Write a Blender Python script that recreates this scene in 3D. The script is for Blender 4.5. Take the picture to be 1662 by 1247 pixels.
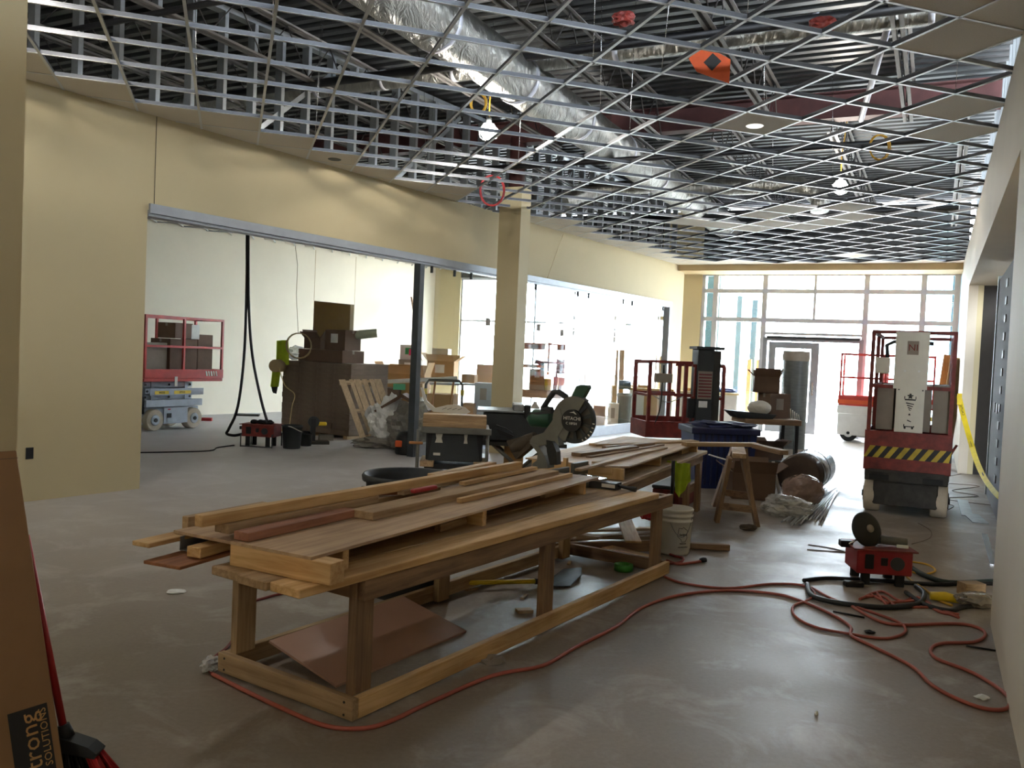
import bpy, bmesh, math, random
from mathutils import Vector, Matrix, noise
for o in list(bpy.data.objects): bpy.data.objects.remove(o)
SC = bpy.context.scene; COL = SC.collection
random.seed(7)
rad = math.radians; PI = math.pi
# ---------------------------------------------------------------- camera
FPX, CX, CY, EYE = 1381.68, 831.0, 623.5, 1.608
ROLL, PITCH = rad(2.53536), rad(1.98504)
CF = Vector((0, math.cos(PITCH), -math.sin(PITCH)))
_u = Vector((0, math.sin(PITCH), math.cos(PITCH))); _r = Vector((1, 0, 0))
CR = _r*math.cos(ROLL) + _u*math.sin(ROLL); CU = -_r*math.sin(ROLL) + _u*math.cos(ROLL)
CP = Vector((0, 0, EYE))
cam = bpy.data.objects.new('camera', bpy.data.cameras.new('camera')); COL.objects.link(cam)
cam.matrix_world = Matrix(((CR.x, CU.x, -CF.x, 0), (CR.y, CU.y, -CF.y, 0), (CR.z, CU.z, -CF.z, EYE), (0, 0, 0, 1)))
cam.data.sensor_width = 36; cam.data.lens = 36*FPX/1662; cam.data.clip_start = .05; cam.data.clip_end = 300
SC.camera = cam
# ---------------------------------------------------------------- world, sun, exposure
SKY_STRENGTH, SUN_ENERGY, BULB_STRENGTH, EXPOSURE = 34.0, 16.0, 330.0, 0.0
w = bpy.data.worlds.new('overcast'); SC.world = w; w.use_nodes = True
bg = w.node_tree.nodes['Background']; bg.inputs[0].default_value = (.80, .89, 1, 1); bg.inputs[1].default_value = SKY_STRENGTH
sun = bpy.data.objects.new('sun', bpy.data.lights.new('sun', 'SUN')); COL.objects.link(sun)
sun.data.energy = SUN_ENERGY; sun.data.angle = .01; sun.data.color = (1, .96, .9)
SC.view_settings.view_transform = 'Standard'; SC.view_settings.look = 'None'
SC.view_settings.exposure = EXPOSURE; SC.view_settings.gamma = 1; SC.view_settings.use_curve_mapping = False
# ---------------------------------------------------------------- frames
ZC = 3.959                      # height of the suspended ceiling
HW, HR, HB = 33.744, 26.399, -18.362   # headings: left wall, building, ceiling grid
def hv(d): return Vector((math.sin(rad(d)), math.cos(rad(d)), 0))
def nv(d): return Vector((math.cos(rad(d)), -math.sin(rad(d)), 0))
dW, nW, dR, nR, dB, aB = hv(HW), nv(HW), hv(HR), nv(HR), hv(HB), nv(HB)
def W(u, v, z=0): return dW*u + nW*v + Vector((0, 0, z))
def R(u, v, z=0): return dR*u + nR*v + Vector((0, 0, z))
def hz(d): return rad(90 - d)   # rotation that lays local +X along a heading
RW, RR = hz(HW), hz(HR)
sun.rotation_euler = (-dR*.35 - nR*.5 + Vector((0, 0, -.8))).to_track_quat('-Z', 'Y').to_euler()
def ray(x, y): return CF + CR*((x-CX)/FPX) - CU*((y-CY)/FPX)
def G(x, y, z=0.0):             # a point of the horizontal plane z
    d = ray(x, y); return CP + d*((z-EYE)/d.z)
def at(x, y, Y):                # a point at distance Y
    d = ray(x, y); return CP + d*(Y/d.y)
def onp(x, y, p, n):
    d = ray(x, y); return CP + d*((p-CP).dot(n)/d.dot(n))
# ---------------------------------------------------------------- materials
def C(h):
    c = [int(h[i:i+2], 16)/255 for i in (1, 3, 5)]
    return tuple((x/12.92 if x <= .04045 else ((x+.055)/1.055)**2.4) for x in c) + (1,)
MATS = {}
def node(nt, t, **k):
    n = nt.nodes.new(t)
    for a, b in k.items():
        if a in n.inputs: n.inputs[a].default_value = b
        else: setattr(n, a, b)
    return n
def base(name):
    m = bpy.data.materials.new(name); m.use_nodes = True
    return m, m.node_tree, m.node_tree.nodes['Principled BSDF']
def mix_noise(nt, col, var, sc, coord='Object', stretch=None, detail=4):
    tc = node(nt, 'ShaderNodeTexCoord'); nz = node(nt, 'ShaderNodeTexNoise', Scale=sc, Detail=detail, Roughness=.6)
    src = tc.outputs[coord]
    if stretch:
        mp = node(nt, 'ShaderNodeMapping'); mp.inputs['Scale'].default_value = stretch
        nt.links.new(src, mp.inputs[0]); src = mp.outputs[0]
    nt.links.new(src, nz.inputs['Vector'])
    rp = node(nt, 'ShaderNodeValToRGB')
    a = tuple(max(0, x*(1-var)) for x in col[:3])+(1,); b = tuple(min(1, x*(1+var)) for x in col[:3])+(1,)
    rp.color_ramp.elements[0].color = a; rp.color_ramp.elements[1].color = b
    rp.color_ramp.elements[0].position = .3; rp.color_ramp.elements[1].position = .7
    nt.links.new(nz.outputs[0], rp.inputs[0])
    return rp, nz, src
def pm(name, hexc, rough=.6, metal=0.0, var=.12, sc=6, bump=0, coord='Object', stretch=None):
    if name in MATS: return MATS[name]
    m, nt, b = base(name)
    rp, nz, _ = mix_noise(nt, C(hexc), var, sc, coord, stretch)
    nt.links.new(rp.outputs[0], b.inputs['Base Color'])
    b.inputs['Roughness'].default_value = rough; b.inputs['Metallic'].default_value = metal
    if bump:
        bp = node(nt, 'ShaderNodeBump', Strength=bump, Distance=.02); nt.links.new(nz.outputs[0], bp.inputs['Height']); nt.links.new(bp.outputs[0], b.inputs['Normal'])
    MATS[name] = m; return m
def wood(name, light, dark, rough=.65, sc=1.0):
    m, nt, b = base(name)
    tc = node(nt, 'ShaderNodeTexCoord'); mp = node(nt, 'ShaderNodeMapping'); mp.inputs['Scale'].default_value = (1.3*sc, 22*sc, 22*sc)
    nz = node(nt, 'ShaderNodeTexNoise', Scale=1.6, Detail=6, Roughness=.62, Distortion=.6)
    n2 = node(nt, 'ShaderNodeTexNoise', Scale=2.2, Detail=3)
    oi = node(nt, 'ShaderNodeObjectInfo'); ad = node(nt, 'ShaderNodeVectorMath', operation='ADD')
    nt.links.new(tc.outputs['Object'], ad.inputs[0]); nt.links.new(oi.outputs['Random'], ad.inputs[1])
    nt.links.new(ad.outputs[0], mp.inputs[0]); nt.links.new(mp.outputs[0], nz.inputs['Vector']); nt.links.new(ad.outputs[0], n2.inputs['Vector'])
    rp = node(nt, 'ShaderNodeValToRGB'); rp.color_ramp.elements[0].color = C(dark); rp.color_ramp.elements[1].color = C(light)
    rp.color_ramp.elements[0].position = .32; rp.color_ramp.elements[1].position = .62
    nt.links.new(nz.outputs[0], rp.inputs[0])
    mx = node(nt, 'ShaderNodeMix', data_type='RGBA', blend_type='MULTIPLY'); mx.inputs[0].default_value = .5
    r2 = node(nt, 'ShaderNodeValToRGB'); r2.color_ramp.elements[0].color = (.45, .42, .4, 1); r2.color_ramp.elements[0].position = .3; r2.color_ramp.elements[1].position = .6
    nt.links.new(n2.outputs[0], r2.inputs[0]); nt.links.new(rp.outputs[0], mx.inputs[6]); nt.links.new(r2.outputs[0], mx.inputs[7])
    nt.links.new(mx.outputs[2], b.inputs['Base Color']); b.inputs['Roughness'].default_value = rough
    bp = node(nt, 'ShaderNodeBump', Strength=.25, Distance=.004); nt.links.new(nz.outputs[0], bp.inputs['Height']); nt.links.new(bp.outputs[0], b.inputs['Normal'])
    MATS[name] = m; m['grain'] = sc; return m
def grain_along(m, axis):        # the same timber with its grain along another local axis
    n = m.name+' '+'xyz'[axis]
    if n not in MATS:
        c = m.copy(); c.name = n; s = m['grain']; v = [22*s]*3; v[axis] = 1.3*s
        c.node_tree.nodes['Mapping'].inputs['Scale'].default_value = v; MATS[n] = c
    return MATS[n]
def concrete():
    m, nt, b = base('concrete')
    tc = node(nt, 'ShaderNodeTexCoord')
    def nz(sc, det, ro=.6, dist=0):
        n = node(nt, 'ShaderNodeTexNoise', Scale=sc, Detail=det, Roughness=ro, Distortion=dist); nt.links.new(tc.outputs['Object'], n.inputs['Vector']); return n
    def ramp(n, p0, c0, p1, c1):
        r = node(nt, 'ShaderNodeValToRGB'); e = r.color_ramp.elements; e[0].position = p0; e[0].color = c0; e[1].position = p1; e[1].color = c1
        nt.links.new(n.outputs[0], r.inputs[0]); return r
    def mix(kind, f, a, c):
        x = node(nt, 'ShaderNodeMix', data_type='RGBA', blend_type=kind)
        if isinstance(f, float): x.inputs[0].default_value = f
        else: nt.links.new(f, x.inputs[0])
        nt.links.new(a, x.inputs[6]); nt.links.new(c, x.inputs[7]); return x.outputs[2]
    big, mid, fine, dust, speck = nz(.35, 5, .6, .4), nz(1.3, 10, .62, .2), nz(38, 6, .7), nz(2.2, 8, .66, .6), nz(9, 6, .7)
    c1 = ramp(big, .3, C('#877b6e'), .72, C('#a89c8d')).outputs[0]
    c2 = ramp(mid, .25, (.72, .70, .69, 1), .72, (1, 1, 1, 1)).outputs[0]
    c3 = ramp(fine, .3, (.74, .74, .74, 1), .68, (1.0, 1.0, 1.0, 1)).outputs[0]
    col = mix('MULTIPLY', .8, c1, c2); col = mix('MULTIPLY', .7, col, c3)
    dm = ramp(dust, .50, (0, 0, 0, 1), .74, (1, 1, 1, 1))
    dc = node(nt, 'ShaderNodeRGB'); dc.outputs[0].default_value = C('#c2beb8')
    ml = node(nt, 'ShaderNodeMath', operation='MULTIPLY'); ml.inputs[1].default_value = .62; nt.links.new(dm.outputs[0], ml.inputs[0])
    col = mix('MIX', ml.outputs[0], col, dc.outputs[0])
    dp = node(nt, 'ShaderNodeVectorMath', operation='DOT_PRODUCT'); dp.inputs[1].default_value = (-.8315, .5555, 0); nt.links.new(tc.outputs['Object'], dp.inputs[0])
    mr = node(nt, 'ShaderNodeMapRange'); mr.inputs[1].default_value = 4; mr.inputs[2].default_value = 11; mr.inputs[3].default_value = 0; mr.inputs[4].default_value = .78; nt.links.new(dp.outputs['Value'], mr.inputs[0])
    d2 = node(nt, 'ShaderNodeRGB'); d2.outputs[0].default_value = C('#d9d8da'); col = mix('MIX', mr.outputs[0], col, d2.outputs[0])   # whiter towards the left room: drywall dust plus daylight painted into the floor colour
    nt.links.new(col, b.inputs['Base Color'])
    rr = ramp(mid, .35, (.36, .36, .36, 1), .65, (.55, .55, .55, 1)); nt.links.new(rr.outputs[0], b.inputs['Roughness'])
    bp = node(nt, 'ShaderNodeBump', Strength=.05, Distance=.004); nt.links.new(fine.outputs[0], bp.inputs['Height']); nt.links.new(bp.outputs[0], b.inputs['Normal'])
    return m
def glassy(name, tint, gloss=.08, fac_rough=.02):
    m = bpy.data.materials.new(name); m.use_nodes = True; nt = m.node_tree; nt.nodes.clear()
    o = node(nt, 'ShaderNodeOutputMaterial'); t = node(nt, 'ShaderNodeBsdfTransparent'); g = node(nt, 'ShaderNodeBsdfGlossy'); x = node(nt, 'ShaderNodeMixShader')
    t.inputs[0].default_value = tint; g.inputs['Roughness'].default_value = fac_rough; x.inputs[0].default_value = gloss
    nt.links.new(t.outputs[0], x.inputs[1]); nt.links.new(g.outputs[0], x.inputs[2]); nt.links.new(x.outputs[0], o.inputs[0]); return m
def film(name, hexc, alpha=.45, rough=.25):
    m, nt, b = base(name)
    rp, nz, _ = mix_noise(nt, C(hexc), .2, 9); nt.links.new(rp.outputs[0], b.inputs['Base Color'])
    b.inputs['Roughness'].default_value = rough; b.inputs['Alpha'].default_value = alpha; return m
def emis(name, col, s):
    m, nt, b = base(name); b.inputs['Emission Color'].default_value = col; b.inputs['Emission Strength'].default_value = s; return m
def foil():
    m, nt, b = base('duct foil')
    tc = node(nt, 'ShaderNodeTexCoord'); mp = node(nt, 'ShaderNodeMapping'); mp.inputs['Scale'].default_value = (3.4, 1.0, 1.0); mp.inputs['Rotation'].default_value = (0, 0, -RR); nt.links.new(tc.outputs['Object'], mp.inputs[0])
    nz = node(nt, 'ShaderNodeTexNoise', Scale=2.6, Detail=7, Roughness=.6, Distortion=1.4); nt.links.new(mp.outputs[0], nz.inputs['Vector'])
    rp = node(nt, 'ShaderNodeValToRGB'); rp.color_ramp.elements[0].color = C('#62625d'); rp.color_ramp.elements[1].color = C('#c2c1ba'); nt.links.new(nz.outputs[0], rp.inputs[0])
    nt.links.new(rp.outputs[0], b.inputs['Base Color']); b.inputs['Metallic'].default_value = .85; b.inputs['Roughness'].default_value = .28
    bp = node(nt, 'ShaderNodeBump', Strength=.9, Distance=.05); nt.links.new(nz.outputs[0], bp.inputs['Height']); nt.links.new(bp.outputs[0], b.inputs['Normal']); return m

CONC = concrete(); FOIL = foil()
CREAM = pm('cream paint', '#beb08c', .75, var=.03, sc=1.2)
CREAM2 = pm('pale cream paint', '#e4dcc8', .75, var=.03, sc=1.2)
WHITEW = pm('white wall paint', '#c6bba8', .7, var=.03, sc=1.5)
TAN = pm('tan soffit paint', '#b8a27a', .7, var=.04)
TILE = pm('ceiling panel', '#c9c1b3', .85, var=.06, sc=90)
TEE = pm('white tee', '#c6c9ca', .3, .3, var=.06, sc=5)
GALV = pm('galvanised steel', '#8c8f8f', .45, .55, var=.2, sc=7)
STUD = pm('steel stud', '#8f9496', .42, .7, var=.15, sc=5)
DECK = pm('roof deck steel', '#47494a', .42, .75, var=.2, sc=2)
DARKST = pm('dark primed steel', '#3a2a28', .6, .1, var=.2)
ROD = pm('dark web rod', '#2e2b2a', .6, .2); JOIST = pm('joist grey primer', '#7d7a77', .55, .3, var=.15)
MAROON = pm('red oxide primer', '#4a2826', .65, 0, var=.2, sc=4)
BLACKPIPE = pm('black pipe', '#17171a', .5, .2)
ALU = pm('anodised aluminium', '#c6c8d0', .45, .2, var=.05)
ALUD = pm('dull aluminium', '#8f949a', .4, .4, var=.08)
STEELPOST = pm('grey steel post', '#4d5256', .4, .6, var=.1)
PINE = wood('pine', '#e2bd86', '#c4965c'); PINED = wood('aged pine', '#c4a67e', '#9c7d58'); PINEB = wood('brown pine', '#9c7c5c', '#745a44')
PINER = wood('reddish pine', '#bd8468', '#94634e'); PLY = wood('plywood', '#c9ab86', '#a5866a', sc=.5); PLYE = wood('plywood edge', '#b0744a', '#8a5736')
PALE = wood('pallet wood', '#dcc6a4', '#bda484'); OAKY = wood('orange scaffold wood', '#c88a4d', '#a66d38')
MDF = pm('mdf', '#bc9580', .25, var=.05, sc=3)
CARD = pm('cardboard', '#a8804f', .85, var=.08, sc=5); CARDD = pm('brown cardboard', '#665040', .85, var=.1, sc=5); CARDG = pm('grey cardboard', '#8e8478', .85, var=.08)
CARDW = pm('white cardboard', '#d8d4cc', .8, var=.05); KRAFT = pm('kraft carton', '#8a6846', .8, var=.06, sc=4)
RED = pm('lift red paint', '#b02c22', .45, var=.2, sc=7); REDD = pm('worn red paint', '#73261e', .6, var=.4, sc=9); REDP = pm('red plastic', '#a51c1f', .45)
LIFTG = pm('lift grey paint', '#aab3be', .5, var=.12, sc=6); LIFTW = pm('lift white paint', '#dedfdc', .5, var=.06); LIFTD = pm('grimy lift steel', '#3a3733', .7, .2, var=.35, sc=8)
TYRE = pm('cream tyre', '#b9ad98', .8, var=.12, sc=10); RUB = pm('black rubber', '#141414', .75); BLK = pm('black plastic', '#121314', .5); BLK2 = pm('charcoal plastic', '#2b2f31', .55, var=.15)
YEL = pm('safety yellow', '#e0c020', .5); ORG = pm('orange', '#c8501c', .5); ORCORD = pm('orange cord', '#a8584a', .55, var=.1); YCORD = pm('yellow cord', '#c79a2c', .55)
GRN = pm('tool green', '#1d4a35', .45, var=.1); BLUE = pm('blue plastic', '#1b2e66', .5, var=.15); BLUED = pm('dark blue plastic', '#141d47', .5, var=.2)
TAPEG = pm('green tape', '#3f8a2c', .5); HIVIS = pm('hi vis fabric', '#a4b822', .8, var=.15, sc=8, bump=.5); WHITEP = pm('white plastic', '#d9d5c8', .45, var=.05); PAPER = pm('white paper', '#e4e4e0', .8)
TOOLG = pm('cast grey tool metal', '#6d6c64', .5, .35, var=.15); TOOLD = pm('dark tool metal', '#35342f', .5, .3, var=.2); STEEL = pm('bright steel', '#c7c9cb', .25, .9)
BAGB = pm('brown dust bag', '#4a4034', .85, var=.2, bump=.4); PINK = pm('pink sticker', '#e0346a', .6); MINT = pm('mint tape', '#5fae86', .6); GREENP = pm('print green', '#3f9b58', .7); INK = pm('black ink', '#1c1c1c', .6)
FILM = film('clear plastic film', '#d8d8d4', .5); FILMR = film('pink plastic bag', '#a08578', .7); FILMD = film('dusty plastic sheet', '#8d877c', .75)
WRAP = pm('wrapped carpet', '#4f5250', .35, var=.25, sc=5, stretch=(1, 1, 6)); WRAPB = pm('wrapped brown roll', '#574a42', .25, var=.25, sc=4)
GLASS = glassy('clear glass', (.96, .98, .97, 1)); GLASST = glassy('tinted glass', (.6, .69, .71, 1), .1)
DARKR = pm('dark paint and doorway shade', '#2b2621', .8); BRICKT = pm('teal outside panel', '#46595e', .5, var=.1); GROUND = pm('pale concrete paving', '#c9c7c2', .8, var=.08, sc=2)
BULB = emis('lit bulb', (1, .93, .84, 1), BULB_STRENGTH); BULBW = emis('warm fill bulb', (1, .74, .45, 1), BULB_STRENGTH*.6); LED = emis('downlight lens', (1, .97, .92, 1), 1.2)
# ---------------------------------------------------------------- mesh builder
class MB:
    def __init__(s): s.v, s.f, s.sm = [], [], []
    def add(s, vs, fs, smooth=False, M=None):
        b = len(s.v); s.v += [tuple(M @ Vector(p)) if M else tuple(p) for p in vs]
        s.f += [tuple(b+i for i in f) for f in fs]; s.sm += [smooth]*len(fs); return s
    def box(s, x0, x1, y0, y1, z0, z1, M=None, bev=0):
        if bev:
            bm = bmesh.new(); bmesh.ops.create_cube(bm, size=1)
            for v in bm.verts: v.co = Vector(((x0+x1)/2+v.co.x*(x1-x0), (y0+y1)/2+v.co.y*(y1-y0), (z0+z1)/2+v.co.z*(z1-z0)))
            bmesh.ops.bevel(bm, geom=bm.edges[:], offset=bev, segments=1, affect='EDGES')
            bm.verts.index_update(); s.add([v.co.copy() for v in bm.verts], [[v.index for v in f.verts] for f in bm.faces], False, M); bm.free(); return s
        vs = [(x, y, z) for x in (x0, x1) for y in (y0, y1) for z in (z0, z1)]
        return s.add(vs, [(0, 1, 3, 2), (4, 6, 7, 5), (0, 4, 5, 1), (2, 3, 7, 6), (0, 2, 6, 4), (1, 5, 7, 3)], False, M)
    def prism(s, poly, a, b, ax='z', M=None):
        f = {'z': lambda p, t: (p[0], p[1], t), 'y': lambda p, t: (p[0], t, p[1]), 'x': lambda p, t: (t, p[0], p[1])}[ax]
        n = len(poly); vs = [f(p, a) for p in poly] + [f(p, b) for p in poly]
        fs = [tuple(range(n))[::-1], tuple(range(n, 2*n))] + [(i, (i+1) % n, n+(i+1) % n, n+i) for i in range(n)]
        return s.add(vs, fs, False, M)
    def beam(s, p, q, w, h, up=(0, 0, 1)):
        p, q = Vector(p), Vector(q); x = (q-p).normalized(); y = Vector(up).cross(x)
        if y.length < 1e-4: y = Vector((0, 1, 0)).cross(x)
        y.normalize(); z = x.cross(y); L = (q-p).length
        M = Matrix(((x.x, y.x, z.x, p.x), (x.y, y.y, z.y, p.y), (x.z, y.z, z.z, p.z), (0, 0, 0, 1)))
        return s.box(0, L, -w/2, w/2, -h/2, h/2, M)
    def tube(s, pts, r, n=8, closed=False, taper=None):
        pts = [Vector(p) for p in pts]; N = len(pts); vs = []; up = None
        for i, p in enumerate(pts):
            a = pts[(i-1) % N] if (i or closed) else pts[0]; b = pts[(i+1) % N] if (i < N-1 or closed) else pts[-1]
            t = (b-a).normalized() if (b-a).length > 1e-9 else Vector((0, 0, 1))
            if up is None:
                up = t.cross(Vector((0, 0, 1)))
                if up.length < .05: up = t.cross(Vector((1, 0, 0)))
            up = (up - t*up.dot(t)).normalized(); c = t.cross(up); rr = r*(taper[i] if taper else 1)
            vs += [p + (up*math.cos(2*PI*k/n) + c*math.sin(2*PI*k/n))*rr for k in range(n)]
        fs = [(i*n+k, i*n+(k+1) % n, ((i+1) % N)*n+(k+1) % n, ((i+1) % N)*n+k) for i in range(N if closed else N-1) for k in range(n)]
        s.add(vs, fs, True)
        if not closed:
            b = len(s.v)-len(vs); s.f += [tuple(range(b, b+n))[::-1], tuple(range(len(s.v)-n, len(s.v)))]; s.sm += [False, False]
        return s
    def cyl(s, p, q, r, r2=None, n=16): return s.tube([p, q], r, n, taper=[1, (r2 if r2 is not None else r)/r])
    def lathe(s, prof, n=24, M=None, c=(0, 0, 0), cap=True):
        vs = [(c[0]+r*math.cos(2*PI*k/n), c[1]+r*math.sin(2*PI*k/n), c[2]+z) for r, z in prof for k in range(n)]
        m = len(prof); fs = [(i*n+k, i*n+(k+1) % n, (i+1)*n+(k+1) % n, (i+1)*n+k) for i in range(m-1) for k in range(n)]
        s.add(vs, fs, True, M)
        if cap:
            b = len(s.v)-len(vs); s.f += [tuple(range(b, b+n))[::-1], tuple(range(len(s.v)-n, len(s.v)))]; s.sm += [False, False]
        return s
    def blob(s, c, r, seed=0, amp=.3, freq=2.5, sub=3, flat=None):
        bm = bmesh.new(); bmesh.ops.create_icosphere(bm, subdivisions=sub, radius=1); off = Vector((seed*3.1, seed*1.7, seed*.9))
        for v in bm.verts:
            d = noise.fractal(v.co*freq+off, 1, 2, 3) + .5*noise.ridged_multi_fractal(v.co*freq*1.4+off, 1, 2, 3, 1, 2) - .5
            p = v.co*(1+amp*d); v.co = Vector((c[0]+p.x*r[0], c[1]+p.y*r[1], c[2]+p.z*r[2]))
            if flat is not None: v.co.z = max(v.co.z, flat)
        bm.verts.index_update(); s.add([v.co.copy() for v in bm.verts], [[v.index for v in f.verts] for f in bm.faces], False); bm.free(); return s
    def mesh(s, name, m):
        me = bpy.data.meshes.new(name); me.from_pydata([tuple(v) for v in s.v], [], s.f)
        me.polygons.foreach_set('use_smooth', s.sm)
        bm = bmesh.new(); bm.from_mesh(me); bmesh.ops.recalc_face_normals(bm, faces=bm.faces); bm.to_mesh(me); bm.free()
        if m: me.materials.append(m)
        return me
    def part(s, name, m, parent=None, label=None):
        if m and 'grain' in m:
            ext = [max(v[i] for v in s.v)-min(v[i] for v in s.v) for i in range(3)]; ax = ext.index(max(ext))
            if ax: m = grain_along(m, ax)
        o = bpy.data.objects.new(name, s.mesh(name, m)); COL.objects.link(o)
        if parent: o.parent = parent
        if label: o['label'] = label
        return o
    def one(s, name, m, label, cat, group=None):     # a thing that is one mesh, built in world coordinates
        lo = Vector([min(v[i] for v in s.v) for i in range(3)]); hi = Vector([max(v[i] for v in s.v) for i in range(3)])
        c = Vector(((lo.x+hi.x)/2, (lo.y+hi.y)/2, lo.z)); s.v = [tuple(Vector(v)-c) for v in s.v]
        o = s.part(name, m); o.location = c; return tag(o, label, cat, group)
def tag(o, label, cat, group=None):
    o['label'] = label; o['category'] = cat
    if group: o['group'] = group
    return o
def thing(name, label, cat, loc, rz=0, group=None):
    o = bpy.data.objects.new(name, None); COL.objects.link(o); o.empty_display_size = .1
    o.location = loc; o.rotation_euler = (0, 0, rz); return tag(o, label, cat, group)
def struct(o): o['kind'] = 'structure'; return o
def holder(name):
    o = bpy.data.objects.new(name, None); COL.objects.link(o); return struct(o)
def copy_tree(o, parent=None):
    c = o.copy(); COL.objects.link(c)
    if parent: c.parent = parent
    for ch in list(o.children): copy_tree(ch, c)
    return c
def FM(u, v, h, z=0):           # matrix: origin at a world point, local X along heading h
    return Matrix.Translation(u if isinstance(u, Vector) else Vector((u, v, z))) @ Matrix.Rotation(hz(h), 4, 'Z')
MW, MR = Matrix.Rotation(RW, 4, 'Z'), Matrix.Rotation(RR, 4, 'Z')    # local (u, -v, z)
_txt = {}
def text(s, size, M, m, parent, name='lettering', ext=.0015, align='CENTER'):
    cu = bpy.data.curves.new('t', 'FONT'); cu.body = s; cu.size = size; cu.extrude = ext; cu.align_x = align; cu.align_y = 'CENTER'; cu.resolution_u = 2
    t = bpy.data.objects.new('t', cu); COL.objects.link(t)
    me = bpy.data.meshes.new_from_object(t.evaluated_get(bpy.context.evaluated_depsgraph_get())); bpy.data.objects.remove(t); bpy.data.curves.remove(cu)
    me.transform(M); me.materials.clear(); me.materials.append(m)
    o = bpy.data.objects.new(name, me); COL.objects.link(o); o.parent = parent; return o
def face_M(o, xdir, ydir):      # text plane: origin, reading direction, up direction
    x = Vector(xdir).normalized(); y = Vector(ydir).normalized(); z = x.cross(y); o = Vector(o)
    return Matrix(((x.x, y.x, z.x, o.x), (x.y, y.y, z.y, o.y), (x.z, y.z, z.z, o.z), (0, 0, 0, 1)))
def smoothpts(pts, k=5):
    pts = [Vector(p) for p in pts]; out = []
    for i in range(len(pts)-1):
        p0, p1, p2, p3 = pts[max(i-1, 0)], pts[i], pts[i+1], pts[min(i+2, len(pts)-1)]
        for j in range(k):
            t = j/k; out.append(.5*((2*p1)+(p2-p0)*t+(2*p0-5*p1+4*p2-p3)*t*t+(3*p1-p0-3*p2+p3)*t**3))
    return out+[pts[-1]]
def cord(name, px, r, m, label, cat='cord', z=None, group=None):
    pts = smoothpts([G(x, y, 0) for x, y in px]); pts = [Vector((p.x, p.y, r if z is None else z)) for p in pts]
    return MB().tube(pts, r, 6).one(name, m, label, cat, group)
# ================================================================ STRUCTURE
def bW(mb, u0, u1, v0, v1, z0, z1): return mb.box(u0, u1, -v1, -v0, z0, z1, MW)
def bR(mb, u0, u1, v0, v1, z0, z1): return mb.box(u0, u1, -v1, -v0, z0, z1, MR)
UF = 21.4                        # storefront plane
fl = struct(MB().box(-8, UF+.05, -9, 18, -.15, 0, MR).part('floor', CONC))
struct(MB().box(UF+.05, 75, -60, 60, -.2, -.03, MR).part('ground', GROUND))
# left wall: solid stretch, header over the wide opening, far pier (one plate with the opening cut out)
lw = struct(MB().prism([(-6, 0), (5.34, 0), (5.34, 2.965), (19.08, 2.965), (19.08, 0), (19.85, 0), (19.85, ZC+.02), (-6, ZC+.02)], 8.29, 8.43, 'y', MW).part('wall_left', CREAM))
bW(MB(), 5.41, 5.417, -8.293, -8.288, 2.965, ZC).part('control_joint', DARKR, lw)
_o = G(48, 736, .45); pq = onp(48, 736, W(0, -8.288), nW)
bW(MB(), pq.dot(dW)-.035, pq.dot(dW)+.035, -8.292, -8.284, pq.z-.055, pq.z+.055).part('outlet_opening', BLK, lw)
mb = MB(); bW(mb, 5.34, 19.08, -8.27, -8.24, 2.93, 3.03); bW(mb, 5.34, 19.08, -8.42, -8.27, 2.90, 2.964)
mb.part('header_track', ALUD, lw)
# steel stud framing that carries on above the left wall
for k in range(44):
    u = 1.2 + k*.42
    m = MB(); z0, z1 = ZC+.02, 5.36
    bW(m, u, u+.004, -8.42, -8.30, z0, z1); bW(m, u, u+.05, -8.304, -8.30, z0, z1); bW(m, u, u+.05, -8.42, -8.416, z0, z1)
    m.part('stud', STUD, lw)
m = MB(); bW(m, -4, 20, -8.425, -8.295, 5.36, 5.42); m.part('top_track', STUD, lw)
for u in (3.1, 6.6, 9.2, 12.9):
    m = MB(); m.beam(W(u, -8.34, 4.0), W(u+1.5, -8.34, 5.3), .004, .06); m.part('brace', STUD, lw)
# near left wall with the carton leaning on it
nw_ = struct(MB().box(-6, 1.62, 3.3, 3.45, 0, 5.2, MW).part('wall_near_left', CREAM))
# right wall: near plate, recess opening, far pier
rw = struct(MB().prism([(-8, 0), (6.29, 0), (6.29, 3.05), (15.6, 3.05), (15.6, 0), (UF, 0), (UF, ZC+.02), (-8, ZC+.02)], -.54, -.405, 'y', MR).part('wall_right', WHITEW))
m = MB(); bR(m, 6.2, 15.72, .54, 1.2, 3.05, 3.15); struct(m.part('trim_1', WHITEW))          # soffit of the recess
m = MB(); bR(m, 15.6, 15.72, .54, .62, 0, 3.05); struct(m.part('trim_2', CREAM))
m = MB(); bR(m, 15.66, 15.72, .62, 1.9, 0, 3.05); struct(m.part('doorway_shade', DARKR))             # far end of the recess: dark panel painted for the unlit doorway void
m = MB(); bR(m, 4.6, 12.4, 1.16, 1.28, 0, 3.12); struct(m.part('wall_recess', CREAM))
m = MB(); bR(m, 12.7, 15.7, 1.75, 1.85, 0, 3.1); struct(m.part('wall_recess_back', DARKR))
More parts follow.
